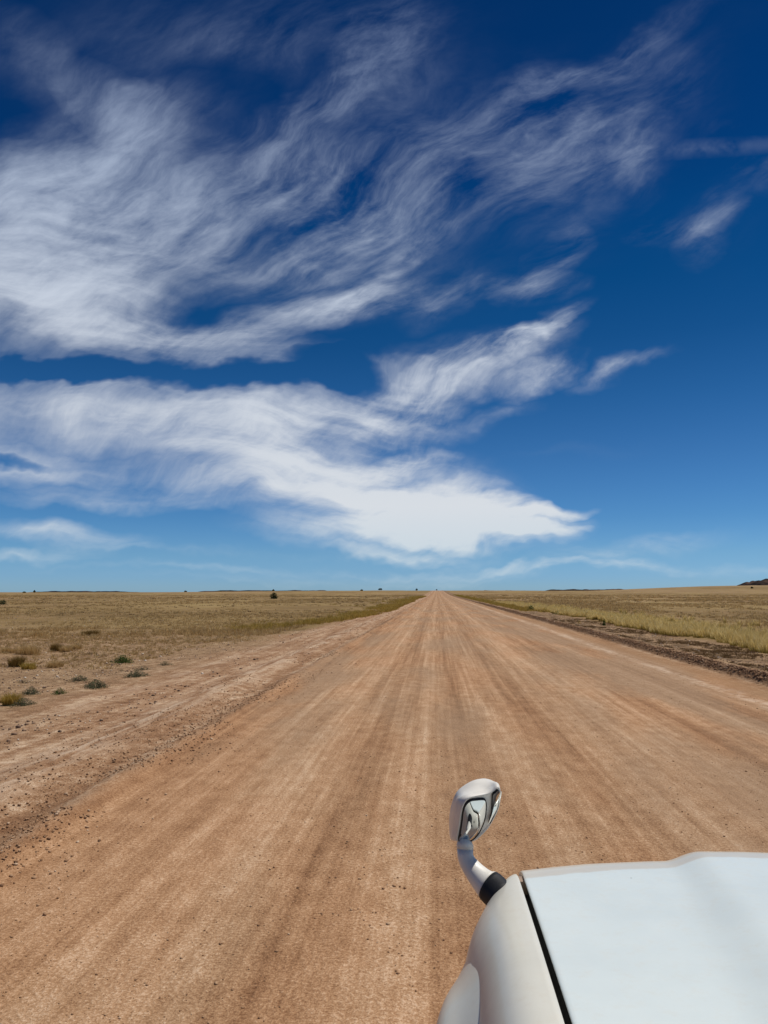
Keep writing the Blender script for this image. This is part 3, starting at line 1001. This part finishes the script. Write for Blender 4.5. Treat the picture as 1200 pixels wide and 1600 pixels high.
paint = paint_material('white_paint', 0.0)
paint_side = paint_material('dusty_white_paint', .14, (.67, .67, .60), (.62, .62, .55))
shell = simple_mat('pearl_plastic', (.80, .77, .70), .42, .4, coat=.25, noise_amt=.10, nscale=14)
rubber = simple_mat('black_rubber', (.012, .013, .016), .6, .3)
blackp = simple_mat('black_plastic', (.02, .02, .022), .5, .4)
gapm = simple_mat('gap_black_steel', (.02, .02, .02), .8, .2)  # near-black channel below the bonnet gap
dustm = simple_mat('dusty_bracket', (.30, .22, .17), .9, .2, noise_amt=.3, nscale=40)
mirror_m = simple_mat('mirror_glass', (.70, .73, .73), .03, .5, metal=1.0)
glass_m = simple_mat('tinted_glass', (.03, .04, .045), .05, .8)
chrome = simple_mat('chrome', (.6, .6, .6), .15, .5, metal=1.0)
tyre_m = simple_mat('tyre', (.025, .024, .023), .85, .3, color2=(.10, .075, .055), nscale=12)
rim_m = simple_mat('alloy', (.45, .45, .45), .35, .5, metal=.8)
lamp_m = simple_mat('lamp_lens', (.55, .57, .58), .08, .8, coat=1.0)
amber = simple_mat('amber_lens', (.6, .2, .02), .2, .6)
red_m = simple_mat('red_lens', (.4, .01, .01), .2, .6)

car = empty('off_road_car', (CX, .2, 0))
tag(car, 'white off-road car seen from its left side, bonnet and small front fender mirror in view', 'car')


def interp(t, pts):
    for (a, va), (b, vb) in zip(pts, pts[1:]):
        if t <= b:
            k = 0 if t <= a else (t - a) / (b - a)
            return va + (vb - va) * k
    return pts[-1][1]


def smooth(t, a, b):
    k = min(1, max(0, (t - a) / (b - a)))
    return k * k * (3 - 2 * k)


def front_y(s):
    return interp(abs(s), [(0, 2.70), (.15, 2.693), (.28, 2.682), (.48, 2.650), (.60, 2.615), (.70, 2.58)])


def bonnet_z(s, y):
    s = abs(s)
    f = (2.6 - y)
    z = 1.109 + .060 * f - .020 * f * f
    z -= .012 * (s / .7) ** 2
    b0 = interp(y, [(1.2, .42), (1.58, .39), (2.6, .235)])
    b1 = interp(y, [(1.2, .24), (1.95, .18), (2.6, .12)])
    z += .029 * (1 - smooth(s, b1, b0))
    d = front_y(s) - y
    if d < .16:                        # front lip rolls over
        z -= .020 * ((.16 - d) / .11) ** 2 if d > .05 else .020 + .045 * ((.05 - d) / .05) ** 1.3 + .016 * (.05 - d) / .05
    e = .70 - s                        # side edge rolls a little
    if e < .006:
        z -= .004 * (1 - e / .006) ** 2
    return z


def P(s, y, z, side=-1):
    return Vector((CX + side * s, y, z))


bm = bmesh.new()
ssm = [0, .04, .08, .11, .13, .15, .17, .19, .21, .23, .25, .27, .3, .33, .36, .39, .42, .46, .5, .54, .58, .62, .65, .675, .688, .694, .698, .70]
sall = [-v for v in reversed(ssm[1:])] + ssm
rows = []
NY = 44
for i in range(NY + 1):
    t = i / NY
    row = []
    for s in sall:
        yf = front_y(s)
        k = 1 - (1 - t) ** 2.2
        yv = 1.16 + (yf - 1.16) * k
        row.append(Vector((CX + s, yv, bonnet_z(s, yv))))
    rows.append(row)
# edge turned down at the front and sides
rows.append([Vector((CX + s, front_y(s) + .006, bonnet_z(s, front_y(s)) - .02)) for s in sall])
rows.append([Vector((CX + s, front_y(s) + .002, bonnet_z(s, front_y(s)) - .05)) for s in sall])
for rw in rows:
    a, b = rw[0], rw[-1]
    rw.insert(0, a + Vector((.014, 0, -.024)))
    rw.append(b + Vector((-.014, 0, -.024)))
V = add_grid(bm, rows)
bonnet = bm_obj('bonnet', bm, paint, car)
bonnet.matrix_parent_inverse = Matrix.Translation((-CX, -.2, 0))


def part(name, bm, mat, parent=car, **k):
    o = bm_obj(name, bm, mat, parent, **k)
    if parent == car:
        o.matrix_parent_inverse = Matrix.Translation((-CX, -.2, 0))
    return o


def fender_top(y):
    z = bonnet_z(.70, min(y, 2.44)) + .006
    if y > 2.40:
        z -= .05 * ((y - 2.40) / .13) ** 2
    return z


def fender_out(y):
    """plan outline of the fender, as distance from the centre line"""
    return interp(y, [(1.0, .919), (1.5, .919), (1.9, .918), (2.06, .912), (2.15, .902), (2.25, .878), (2.34, .845), (2.42, .800), (2.475, .757), (2.51, .726), (2.53, .717)])


FPROF = [(i / 40, .02 * (i / 40) ** 2 + .28 * (i / 40) ** 3.3 + .16 * (i / 40) ** 14) for i in range(41)]


def fender_drop(f, y, kk):
    bl_ = smooth(y, 1.85, 2.3)
    return kk * (interp(f, FPROF) * (1 - bl_) + .22 * (1 - math.sqrt(max(0, 1 - f * f))) * bl_)


def fender_s(y, z):
    """distance of the fender skin from the centre line at height z"""
    y = min(y, 2.5)
    si, so, zt = .717, fender_out(y), fender_top(y)
    kk = max(.25, (so - si) / .19) ** .5
    for i in range(60):
        f = i / 59
        if zt - fender_drop(f, y, kk) <= z:
            return si + (so - si) * f
    return so


for side in (-1, 1):
    bm = bmesh.new()
    rows = []
    ylist = [1.0 + .06 * i for i in range(16)] + [1.94, 1.98, 2.02, 2.06, 2.10, 2.14, 2.18, 2.22, 2.26, 2.30, 2.34, 2.38, 2.41, 2.44, 2.465, 2.485, 2.50, 2.515, 2.525, 2.53]
    for y in ylist:
        zt, so, si = fender_top(y), fender_out(y), .7145
        hgt = .37
        row = [P(si, y, zt - .04, side), P(si, y, zt - .004, side), P(si + .0025, y, zt, side)]
        wd = so - si - .0025
        kk = max(.25, wd / .19) ** .5
        hgt = (.46 - .24 * smooth(y, 1.85, 2.3)) * kk
        for j in range(1, 25):
            f = 1 - (1 - j / 24) ** 1.5
            bl_ = smooth(y, 1.85, 2.3)
            dr = interp(f, FPROF) * (1 - bl_) + .22 * (1 - math.sqrt(max(0, 1 - f * f))) * bl_
            row.append(P(si + .0025 + wd * f, y, zt - dr * kk, side))
        zb = zt - hgt
        arch = .40 + math.sqrt(max(0, .50 ** 2 - (y - 1.92) ** 2)) if abs(y - 1.92) < .5 else .40
        low = max(.42 if y < 2.0 else .46, arch)
        low = min(low, zb - .02)
        for q in (.25, .5, .75, 1.0):
            row.append(P(so + .010 * math.sin(q * 3.14), y, zb + (low - zb) * q, side))
        rows.append(row)
    add_grid(bm, rows)
    part('fender', bm, paint_side)
    # flare over the wheel
    bm = bmesh.new()
    rows = []
    for i in range(33):
        a = R(12 + (168 - 12) * i / 32)
        yy_, zz_ = math.cos(a), math.sin(a)
        y0 = 1.93
        bulge = smooth(math.sin(a), .15, .9)
        # distance from centre line: body side, swelling out then lip
        row = []
        for rad, wq in ((.66, .0), (.615, .25), (.595, .45), (.58, .65), (.56, .84), (.535, .95), (.51, 1.0), (.49, 1.0), (.478, .97), (.47, .7)):
            yv = y0 + yy_ * rad * .93
            zv = .38 + zz_ * rad
            fi = fender_s(yv, zv) - .005
            fm_ = interp(yv, [(1.30, .93), (1.45, .965), (1.7, .978), (1.95, .968), (2.08, .950), (2.2, .934), (2.28, .910), (2.36, .87), (2.50, .80), (2.6, .74)])
            row.append(P(fi + (max(fm_, fi + .02) - fi) * wq, yv, zv, side))
        rows.append(row)
    add_grid(bm, rows)
    part('wheel_arch', bm, paint_side, sub=1)
    # wheels
    for yc in (1.93, -.86):
        bm = bmesh.new()
        prof = [(.20, .225), (.205, .235), (.25, .235), (.33, .24), (.37, .225), (.385, .19), (.385, .06), (.37, .02), (.33, .005), (.25, .01), (.20, .02)]
        ring = []
        for i in range(49):
            a = i / 48 * 2 * math.pi
            ring.append([P(.655 + w - .0, yc + math.cos(a) * r, .385 + math.sin(a) * r, side) for r, w in prof])
        add_grid(bm, ring)
        tyre = part('wheel', bm, tyre_m)
        bm = bmesh.new()
        for k in range(6):
            a = k / 6 * 2 * math.pi
            ca, sa = math.cos(a), math.sin(a)
            pts = [[P(.84, yc + ca * r - sa * w, .385 + sa * r + ca * w, side) for w in (-.03, .03)] for r in (.03, .12, .205)]
            pts2 = [[P(.80, yc + ca * r - sa * w, .385 + sa * r + ca * w, side) for w in (-.03, .03)] for r in (.03, .12, .205)]
            add_grid(bm, pts)
            add_grid(bm, pts2)
            add_grid(bm, [[pts[i][0] for i in range(3)], [pts2[i][0] for i in range(3)]])
            add_grid(bm, [[pts[i][1] for i in range(3)], [pts2[i][1] for i in range(3)]])
        ringr = []
        for i in range(33):
            a = i / 32 * 2 * math.pi
            ringr.append([P(w, yc + math.cos(a) * r, .385 + math.sin(a) * r, side) for r, w in ((.0, .80), (.045, .85), (.05, .81), (.19, .80), (.205, .885), (.215, .885), (.21, .68))])
        add_grid(bm, ringr)
        rim = bm_obj('rim', bm, rim_m, tyre)
        rim.matrix_parent_inverse = Matrix.Identity(4)

# dark channel under the shut line, both sides
for side in (-1, 1):
    bm = bmesh.new()
    rows = []
    for i in range(20):
        y = 1.16 + i * (2.50 - 1.16) / 19
        zt = fender_top(y)
        rows.append([P(.682, y, zt - .024, side), P(.682, y, zt - .055, side), P(.722, y, zt - .055, side), P(.722, y, zt - .030, side)])
    add_grid(bm, rows)
    part('shut_line_channel', bm, gapm)
    bm = bmesh.new()
    zt = fender_top(2.40)
    xa, xb = sorted((CX + side * .7135, CX + side * .690))
    add_box(bm, xa, xb, 2.395, 2.44, zt - .05, zt - .012)
    part('channel_end', bm, dustm, bevel=.002)

# front: lamps, grille, bumper (they face away from the camera)
for side in (-1, 1):
    bm = bmesh.new()
    rows = []
    for i in range(9):
        s = .42 + i * (.81 - .42) / 8
        yf = front_y(min(s, .7)) if s < .7 else interp(s, [(.70, 2.50), (.745, 2.45), (.785, 2.38), (.81, 2.32)])
        rows.append([P(s, yf - .08 + .02 * math.sin(j / 4 * 3.14), (1.02 if s < .7 else 1.0) - j * .19 / 4, side) for j in range(5)])
    add_grid(bm, rows)
    part('headlight', bm, lamp_m, solid=.02)
bm = bmesh.new()
for k in range(5):
    z = .86 + k * .038
    add_box(bm, CX - .40, CX + .40, 2.585, 2.615, z, z + .022)
part('grille', bm, chrome, bevel=.004)
bm = bmesh.new()
add_box(bm, CX - .44, CX + .44, 2.50, 2.575, .80, 1.03)
part('grille_backing', bm, blackp)
bm = bmesh.new()
rows = []
for i in range(25):
    s = -.90 + i * 1.80 / 24
    yb = 2.70 - .32 * abs(s / .90) ** 3.2
    rows.append([Vector((CX + s, yb + dy_, zz_)) for dy_, zz_ in ((-.16, .74), (-.02, .74), (.0, .71), (.01, .62), (-.01, .50), (-.05, .40), (-.22, .36))])
add_grid(bm, rows)
part('front_bumper', bm, paint_side, solid=.01)

# cabin and body sides
bm = bmesh.new()
for side in (-1, 1):
    rows = []
    for y in [1.0 - i * .16 for i in range(20)] + [-2.06]:
        row = []
        for s, z in ((.80, 1.155), (.892, 1.13), (.916, 1.06), (.924, .90), (.927, .70), (.915, .52), (.88, .42)):
            low = z
            if abs(y + .86) < .50:
                low = max(z, .385 + math.sqrt(.5 ** 2 - (y + .86) ** 2))
            row.append(P(s, y, low, side))
        rows.append(row)
    add_grid(bm, rows)
# tail
add_grid(bm, [[P(s, -2.06 - .04 * (1 - abs(s) / .9), z, 1) for s in (-.905, -.5, 0, .5, .905)] for z in (.42, .7, .9, 1.06, 1.15)])
part('body', bm, paint_side, solid=.012)
bm = bmesh.new()
for side in (-1, 1):
    pass
rows = []
for y, z, w in ((.25, 1.752, .64), (.08, 1.80, .66), (-.2, 1.865, .69), (-.9, 1.87, .69), (-1.6, 1.85, .67), (-1.98, 1.80, .64)):
    rows.append([Vector((CX + s * w, y, z - .05 * abs(s) ** 4)) for s in (-1, -.9, -.6, -.3, 0, .3, .6, .9, 1)])
add_grid(bm, rows)
part('roof', bm, paint_side, solid=.03)
bm = bmesh.new()
add_grid(bm, [[Vector((CX + s * .82, 1.12 - .06 * s * s, 1.165)) for s in (-1, -.5, 0, .5, 1)], [Vector((CX + s * .64, .27 - .05 * s * s, 1.745 - .03 * s ** 4)) for s in (-1, -.5, 0, .5, 1)]])
part('windscreen', bm, glass_m, solid=.005)
bm = bmesh.new()
add_grid(bm, [[Vector((CX + s * .82, 1.17, 1.165 - .002)) for s in (-1, 1)], [Vector((CX + s * .82, 1.09, 1.15)) for s in (-1, 1)]])
part('cowl', bm, blackp, solid=.01)
for side in (-1, 1):
    wins = ((.98, .44, -.02), (-.09, -.09, -.93), (-1.0, -1.0, -1.82))
    for (y0b, y0t, y1) in wins:
        bm = bmesh.new()
        add_grid(bm, [[P(.868, y0b if y0b != .98 else .92, 1.155, side), P(.868, y1, 1.155, side)], [P(.69, y0t if y0t != .44 else .18, 1.72, side), P(.69, y1, 1.72, side)]])
        part('side_window', bm, glass_m, solid=.005)
    for (ya, yb_, yc_, yd) in ((1.06, .96, .27, .20), (-.02, -.09, -.02, -.09), (-.93, -1.0, -.93, -1.0), (-1.82, -2.05, -1.82, -1.98)):
        bm = bmesh.new()
        add_grid(bm, [[P(.872, ya, 1.15, side), P(.872, yb_, 1.15, side)], [P(.685, yc_, 1.74, side), P(.685, yd, 1.74, side)]])
        part('pillar', bm, paint_side, solid=.03)
bm = bmesh.new()
add_grid(bm, [[P(s * .80, -2.075, 1.16, 1) for s in (-1, 1)], [P(s * .66, -1.99, 1.78, 1) for s in (-1, 1)]])
part('rear_window', bm, glass_m, solid=.005)
for side in (-1, 1):
    bm = bmesh.new()
    xa, xb = sorted((CX + side * .74, CX + side * .90))
    add_box(bm, xa, xb, -2.13, -2.06, .86, 1.12)
    part('tail_light', bm, red_m, bevel=.01)
    bm = bmesh.new()
    xa, xb = sorted((CX + side * .93, CX + side * 1.10))
    if side == 1:
        add_box(bm, xa, xb, .70, .80, 1.12, 1.28)
        part('door_mirror', bm, paint_side, bevel=.03)
bm = bmesh.new()
add_box(bm, CX - .90, CX + .90, -2.22, -2.02, .40, .66)
part('rear_bumper', bm, paint_side, bevel=.05)
bm = bmesh.new()
add_box(bm, CX - .62, CX + .62, -2.0, 2.35, .34, .52)
part('underbody', bm, blackp)
bm = bmesh.new()
add_box(bm, CX - .66, CX + .66, 1.2, 2.40, .60, .90)
part('engine_bay', bm, blackp)

# ------------------------------------------------------------------ fender mirror
YC = 2.44
hc = at(735, 1272, YC)
nrm = Vector((.36, -.82, -.44)).normalized()       # frame looks back and down at the wheel arch


def onplane(px, py, off=0.0):
    d = ray(px, py)
    o = Vector((0, 0, CAM_H))
    t = ((hc - nrm * off) - o).dot(nrm) / d.dot(nrm)
    return o + d * t


def zc(p, ox=690, oy=1200, sc=10.66):
    return ox + p[0] / sc, oy + p[1] / sc


def resample(pts, n):
    """closed Catmull-Rom through the points, n even samples"""
    m = len(pts)
    out = []
    for i in range(m):
        p0, p1, p2, p3 = (Vector(pts[(i + k) % m]) for k in (-1, 0, 1, 2))
        for j in range(12):
            t = j / 12
            out.append(.5 * ((2 * p1) + (p2 - p0) * t + (2 * p0 - 5 * p1 + 4 * p2 - p3) * t * t + (3 * p1 - p0 - 3 * p2 + p3) * t ** 3))
    L = [0]
    for a, b in zip(out, out[1:] + out[:1]):
        L.append(L[-1] + (b - a).length)
    res = []
    k = 0
    for i in range(n):
        q = L[-1] * i / n
        while L[k + 1] < q:
            k += 1
        a, b = out[k], out[(k + 1) % len(out)]
        res.append(a.lerp(b, (q - L[k]) / max(1e-9, L[k + 1] - L[k])))
    return res


rim_px = [(248, 1205), (272, 1020), (300, 830), (345, 620), (430, 500), (600, 450), (800, 415), (890, 360), (955, 320), (985, 420), (975, 580), (930, 710), (850, 850), (770, 990), (650, 1130), (540, 1215), (390, 1235)]
rim3 = resample([onplane(*zc(p)) for p in rim_px], 72)
cen = sum(rim3, Vector()) / len(rim3)
back = -nrm + Vector((-.10, 0, .06))


def ring_at(depth, scale, shift=Vector((0, 0, 0))):
    return [cen + (p - cen) * scale + back * depth + shift for p in rim3]


seam_px = [(160, 1185), (190, 1000), (213, 820), (240, 640), (290, 500), (400, 432), (560, 400), (730, 362), (830, 300), (900, 240), (950, 262), (974, 330), (984, 440), (972, 580), (925, 730), (850, 880), (770, 1010), (650, 1140), (530, 1222), (390, 1238), (240, 1225)]
back_px = [(150, 1190), (132, 1060), (130, 900), (148, 740), (190, 580), (262, 425), (380, 320), (540, 228), (700, 192), (800, 200), (880, 228), (940, 290), (965, 380), (960, 520), (915, 680), (850, 830), (760, 980), (640, 1110), (520, 1190), (390, 1215), (250, 1215)]
rim_px = [(248, 1205), (262, 1090), (280, 960), (305, 800), (345, 630), (430, 505), (600, 455), (760, 425), (850, 385), (915, 332), (955, 318), (978, 380), (985, 450), (972, 590), (925, 740), (850, 885), (770, 1010), (650, 1135), (530, 1218), (390, 1238), (300, 1225)]


def ring_of(pts, depth, k=1.0, push=0.0):
    w = [onplane(*zc(p), depth) for p in pts]
    c = sum(w, Vector()) / len(w)
    # keep vertices in step: every source point gets its own fixed share of samples
    out = []
    m = len(w)
    for i in range(m):
        p0, p1, p2, p3 = (w[(i + q) % m] for q in (-1, 0, 1, 2))
        for j in range(4):
            t = j / 4
            out.append(.5 * ((2 * p1) + (p2 - p0) * t + (2 * p0 - 5 * p1 + 4 * p2 - p3) * t * t + (3 * p1 - p0 - 3 * p2 + p3) * t ** 3))
    return [c + (p - c) * k - nrm * push for p in out]


DD = .088
A, B, D = ring_of(rim_px, 0), ring_of(seam_px, .030), ring_of(back_px, DD)
lerp = lambda P_, Q_, t: [p.lerp(q, t) for p, q in zip(P_, Q_)]
cA = sum(A, Vector()) / len(A)
rings = [[cA + (p - cA) * .90 - nrm * .003 for p in A], [cA + (p - cA) * .94 + nrm * .0005 for p in A], [cA + (p - cA) * .975 + nrm * .001 for p in A], A, lerp(A, B, .5), lerp(A, B, .93),
         [cA + (p - cA) * .985 for p in lerp(A, B, .97)], lerp(B, D, .06), lerp(B, D, .35), lerp(B, D, .7), D,
         ring_of(back_px, DD, .965, .010), ring_of(back_px, DD, .89, .018), ring_of(back_px, DD, .75, .025), ring_of(back_px, DD, .52, .031), ring_of(back_px, DD, .26, .034), ring_of(back_px, DD, .03, .035)]
bm = bmesh.new()
add_grid(bm, rings, close=True)
fm = part('fender_mirror', bm, shell)
# face plate inside the rim with two glasses set into it
gl_px = [(470, 528), (560, 512), (700, 505), (738, 545), (742, 680), (715, 860), (640, 1040), (560, 1150), (470, 1215), (380, 1222), (275, 1208), (300, 1090), (330, 900), (355, 700), (400, 590)]
g2_px = [(845, 440), (890, 390), (935, 352), (955, 420), (948, 520), (925, 650), (860, 790), (800, 915), (790, 890), (825, 760), (835, 600)]


def inplane(pts, depth, n, shrink=1.0):
    w = resample([onplane(*zc(p)) for p in pts], n)
    c = sum(w, Vector()) / len(w)
    return [c + (p - c) * shrink - nrm * depth for p in w], c


plate = [cA + (p - cA) * .93 - nrm * .003 for p in A]
cen = cA
bm = bmesh.new()
# plate: outer ring to a slightly raised centre
bezel = []
add_grid(bm, [plate, [cen + (p - cen) * .5 - nrm * .002 for p in plate], [cen + (p - cen) * .02 - nrm * .002 for p in plate]], close=True)
o = bm_obj('face_plate', bm, shell, fm)
for nm, pts, tilt, bulge in (('mirror_glass', gl_px, 0.0, .010), ('side_glass', g2_px, 1.0, .002)):
    outer, c = inplane(pts, -.0045, 64, 1.0)
    bm = bmesh.new()
    inner, _ = inplane(pts, -.0045, 64, .955)
    out2 = [p - nrm * .008 for p in outer]
    add_grid(bm, [out2, outer, [p + nrm * .0005 for p in inner], [p - nrm * .004 for p in inner]], close=True)
    bm_obj('gasket' if nm == 'mirror_glass' else 'side_gasket', bm, blackp, fm)
    gl, c = inplane(pts, -.0035, 64, .957)
    if tilt:                           # the small glass looks across the nose of the car
        gl = [c + Matrix.Rotation(R(20), 3, 'Z') @ (p - c) + nrm * .004 for p in gl]
    bm = bmesh.new()
    rr = []
    for k in (1.0, .85, .7, .55, .4, .25, .12, .02):
        rr.append([c + (p - c) * k + nrm * bulge * (1 - k * k) for p in gl])
    V = add_grid(bm, rr, close=True)
    bm_obj(nm, bm, mirror_m, fm)


def tube(name, rings, mat, parent, caps=True, n=24):
    """rings: (centre, radius a, radius b, direction) -> lofted oval tube"""
    bm = bmesh.new()
    rows = []
    for c, ra, rb, dr in rings:
        dr = dr.normalized()
        xa = Vector((0, 1, 0)).cross(dr)
        if xa.length < .1:
            xa = Vector((1, 0, 0)).cross(dr)
        xa.normalize()
        xb = dr.cross(xa).normalized()
        rows.append([c + xa * ra * math.cos(2 * math.pi * i / n) + xb * rb * math.sin(2 * math.pi * i / n) for i in range(n)])
    V = add_grid(bm, rows, close=True)
    if caps:
        bm.faces.new(V[0])
        bm.faces.new(list(reversed(V[-1])))
    return bm_obj(name, bm, mat, parent)


def spine(pts):
    out = []
    for i, (c, ra, rb) in enumerate(pts):
        a = pts[max(0, i - 1)][0]
        b = pts[min(len(pts) - 1, i + 1)][0]
        out.append((c, ra, rb, b - a))
    return out


def q1(x, y):
    return 640 + x / 3.903, 1190 + y / 3.903


def c_at(x, y, Y):
    return at(*q1(x, y), Y)


cyl = [(c_at(341, 500, 2.494), .0245, .021), (c_at(338, 515, 2.472), .0265, .024), (c_at(338, 528, 2.471), .0262, .024)]
tube('neck', spine(cyl), shell, fm)
arm = [(c_at(338, 529, 2.471), .0245, .023), (c_at(340, 575, 2.466), .0245, .024), (c_at(352, 610, 2.46), .026, .025), (c_at(372, 640, 2.455), .028, .027), (c_at(400, 676, 2.446), .031, .029),
       (c_at(432, 712, 2.436), .035, .032), (c_at(462, 742, 2.426), .040, .035), (c_at(484, 757, 2.418), .0445, .038)]
tube('arm', spine(arm), shell, fm)
boot = [(c_at(482, 754, 2.419), .0455, .039), (c_at(500, 770, 2.412), .047, .040), (c_at(525, 795, 2.40), .0475, .041), (c_at(560, 830, 2.375), .046, .040), (c_at(600, 870, 2.34), .042, .036)]
tube('rubber_boot', spine(boot), rubber, fm)

# ------------------------------------------------------------------ far vehicle on the crest
fx, fy = -.6, 1010.0
fz = float(height(fx, fy)) + .004
fc_ = empty('far_car', (fx, fy, fz))
tag(fc_, 'tiny dark vehicle far off on the road at the horizon', 'car')
bm = bmesh.new()
add_grid(bm, [[Vector((x_, y_, z_)) for x_, z_ in ((-.92, .35), (-.95, .9), (-.78, 1.15), (-.70, 1.75), (.70, 1.75), (.78, 1.15), (.95, .9), (.92, .35))] for y_ in (-2.2, 0, 1.0)], close=True)
bm.faces.new([v for v in bm.verts if abs(v.co.y + 2.2) < .01])
add_box(bm, -.93, .93, 1.0, 2.2, .35, 1.05)
bm_obj('body', bm, simple_mat('dark_car_paint', (.03, .03, .035), .4), fc_, smooth=False)
for sx_ in (-.85, .85):
    for sy_ in (-1.4, 1.4):
        bm = bmesh.new()
        bmesh.ops.create_cone(bm, cap_ends=True, segments=20, radius1=.38, radius2=.38, depth=.24, matrix=Matrix.Translation((sx_, sy_, .38)) @ Matrix.Rotation(R(90), 4, 'Y'))
        bm_obj('wheel', bm, tyre_m, fc_)
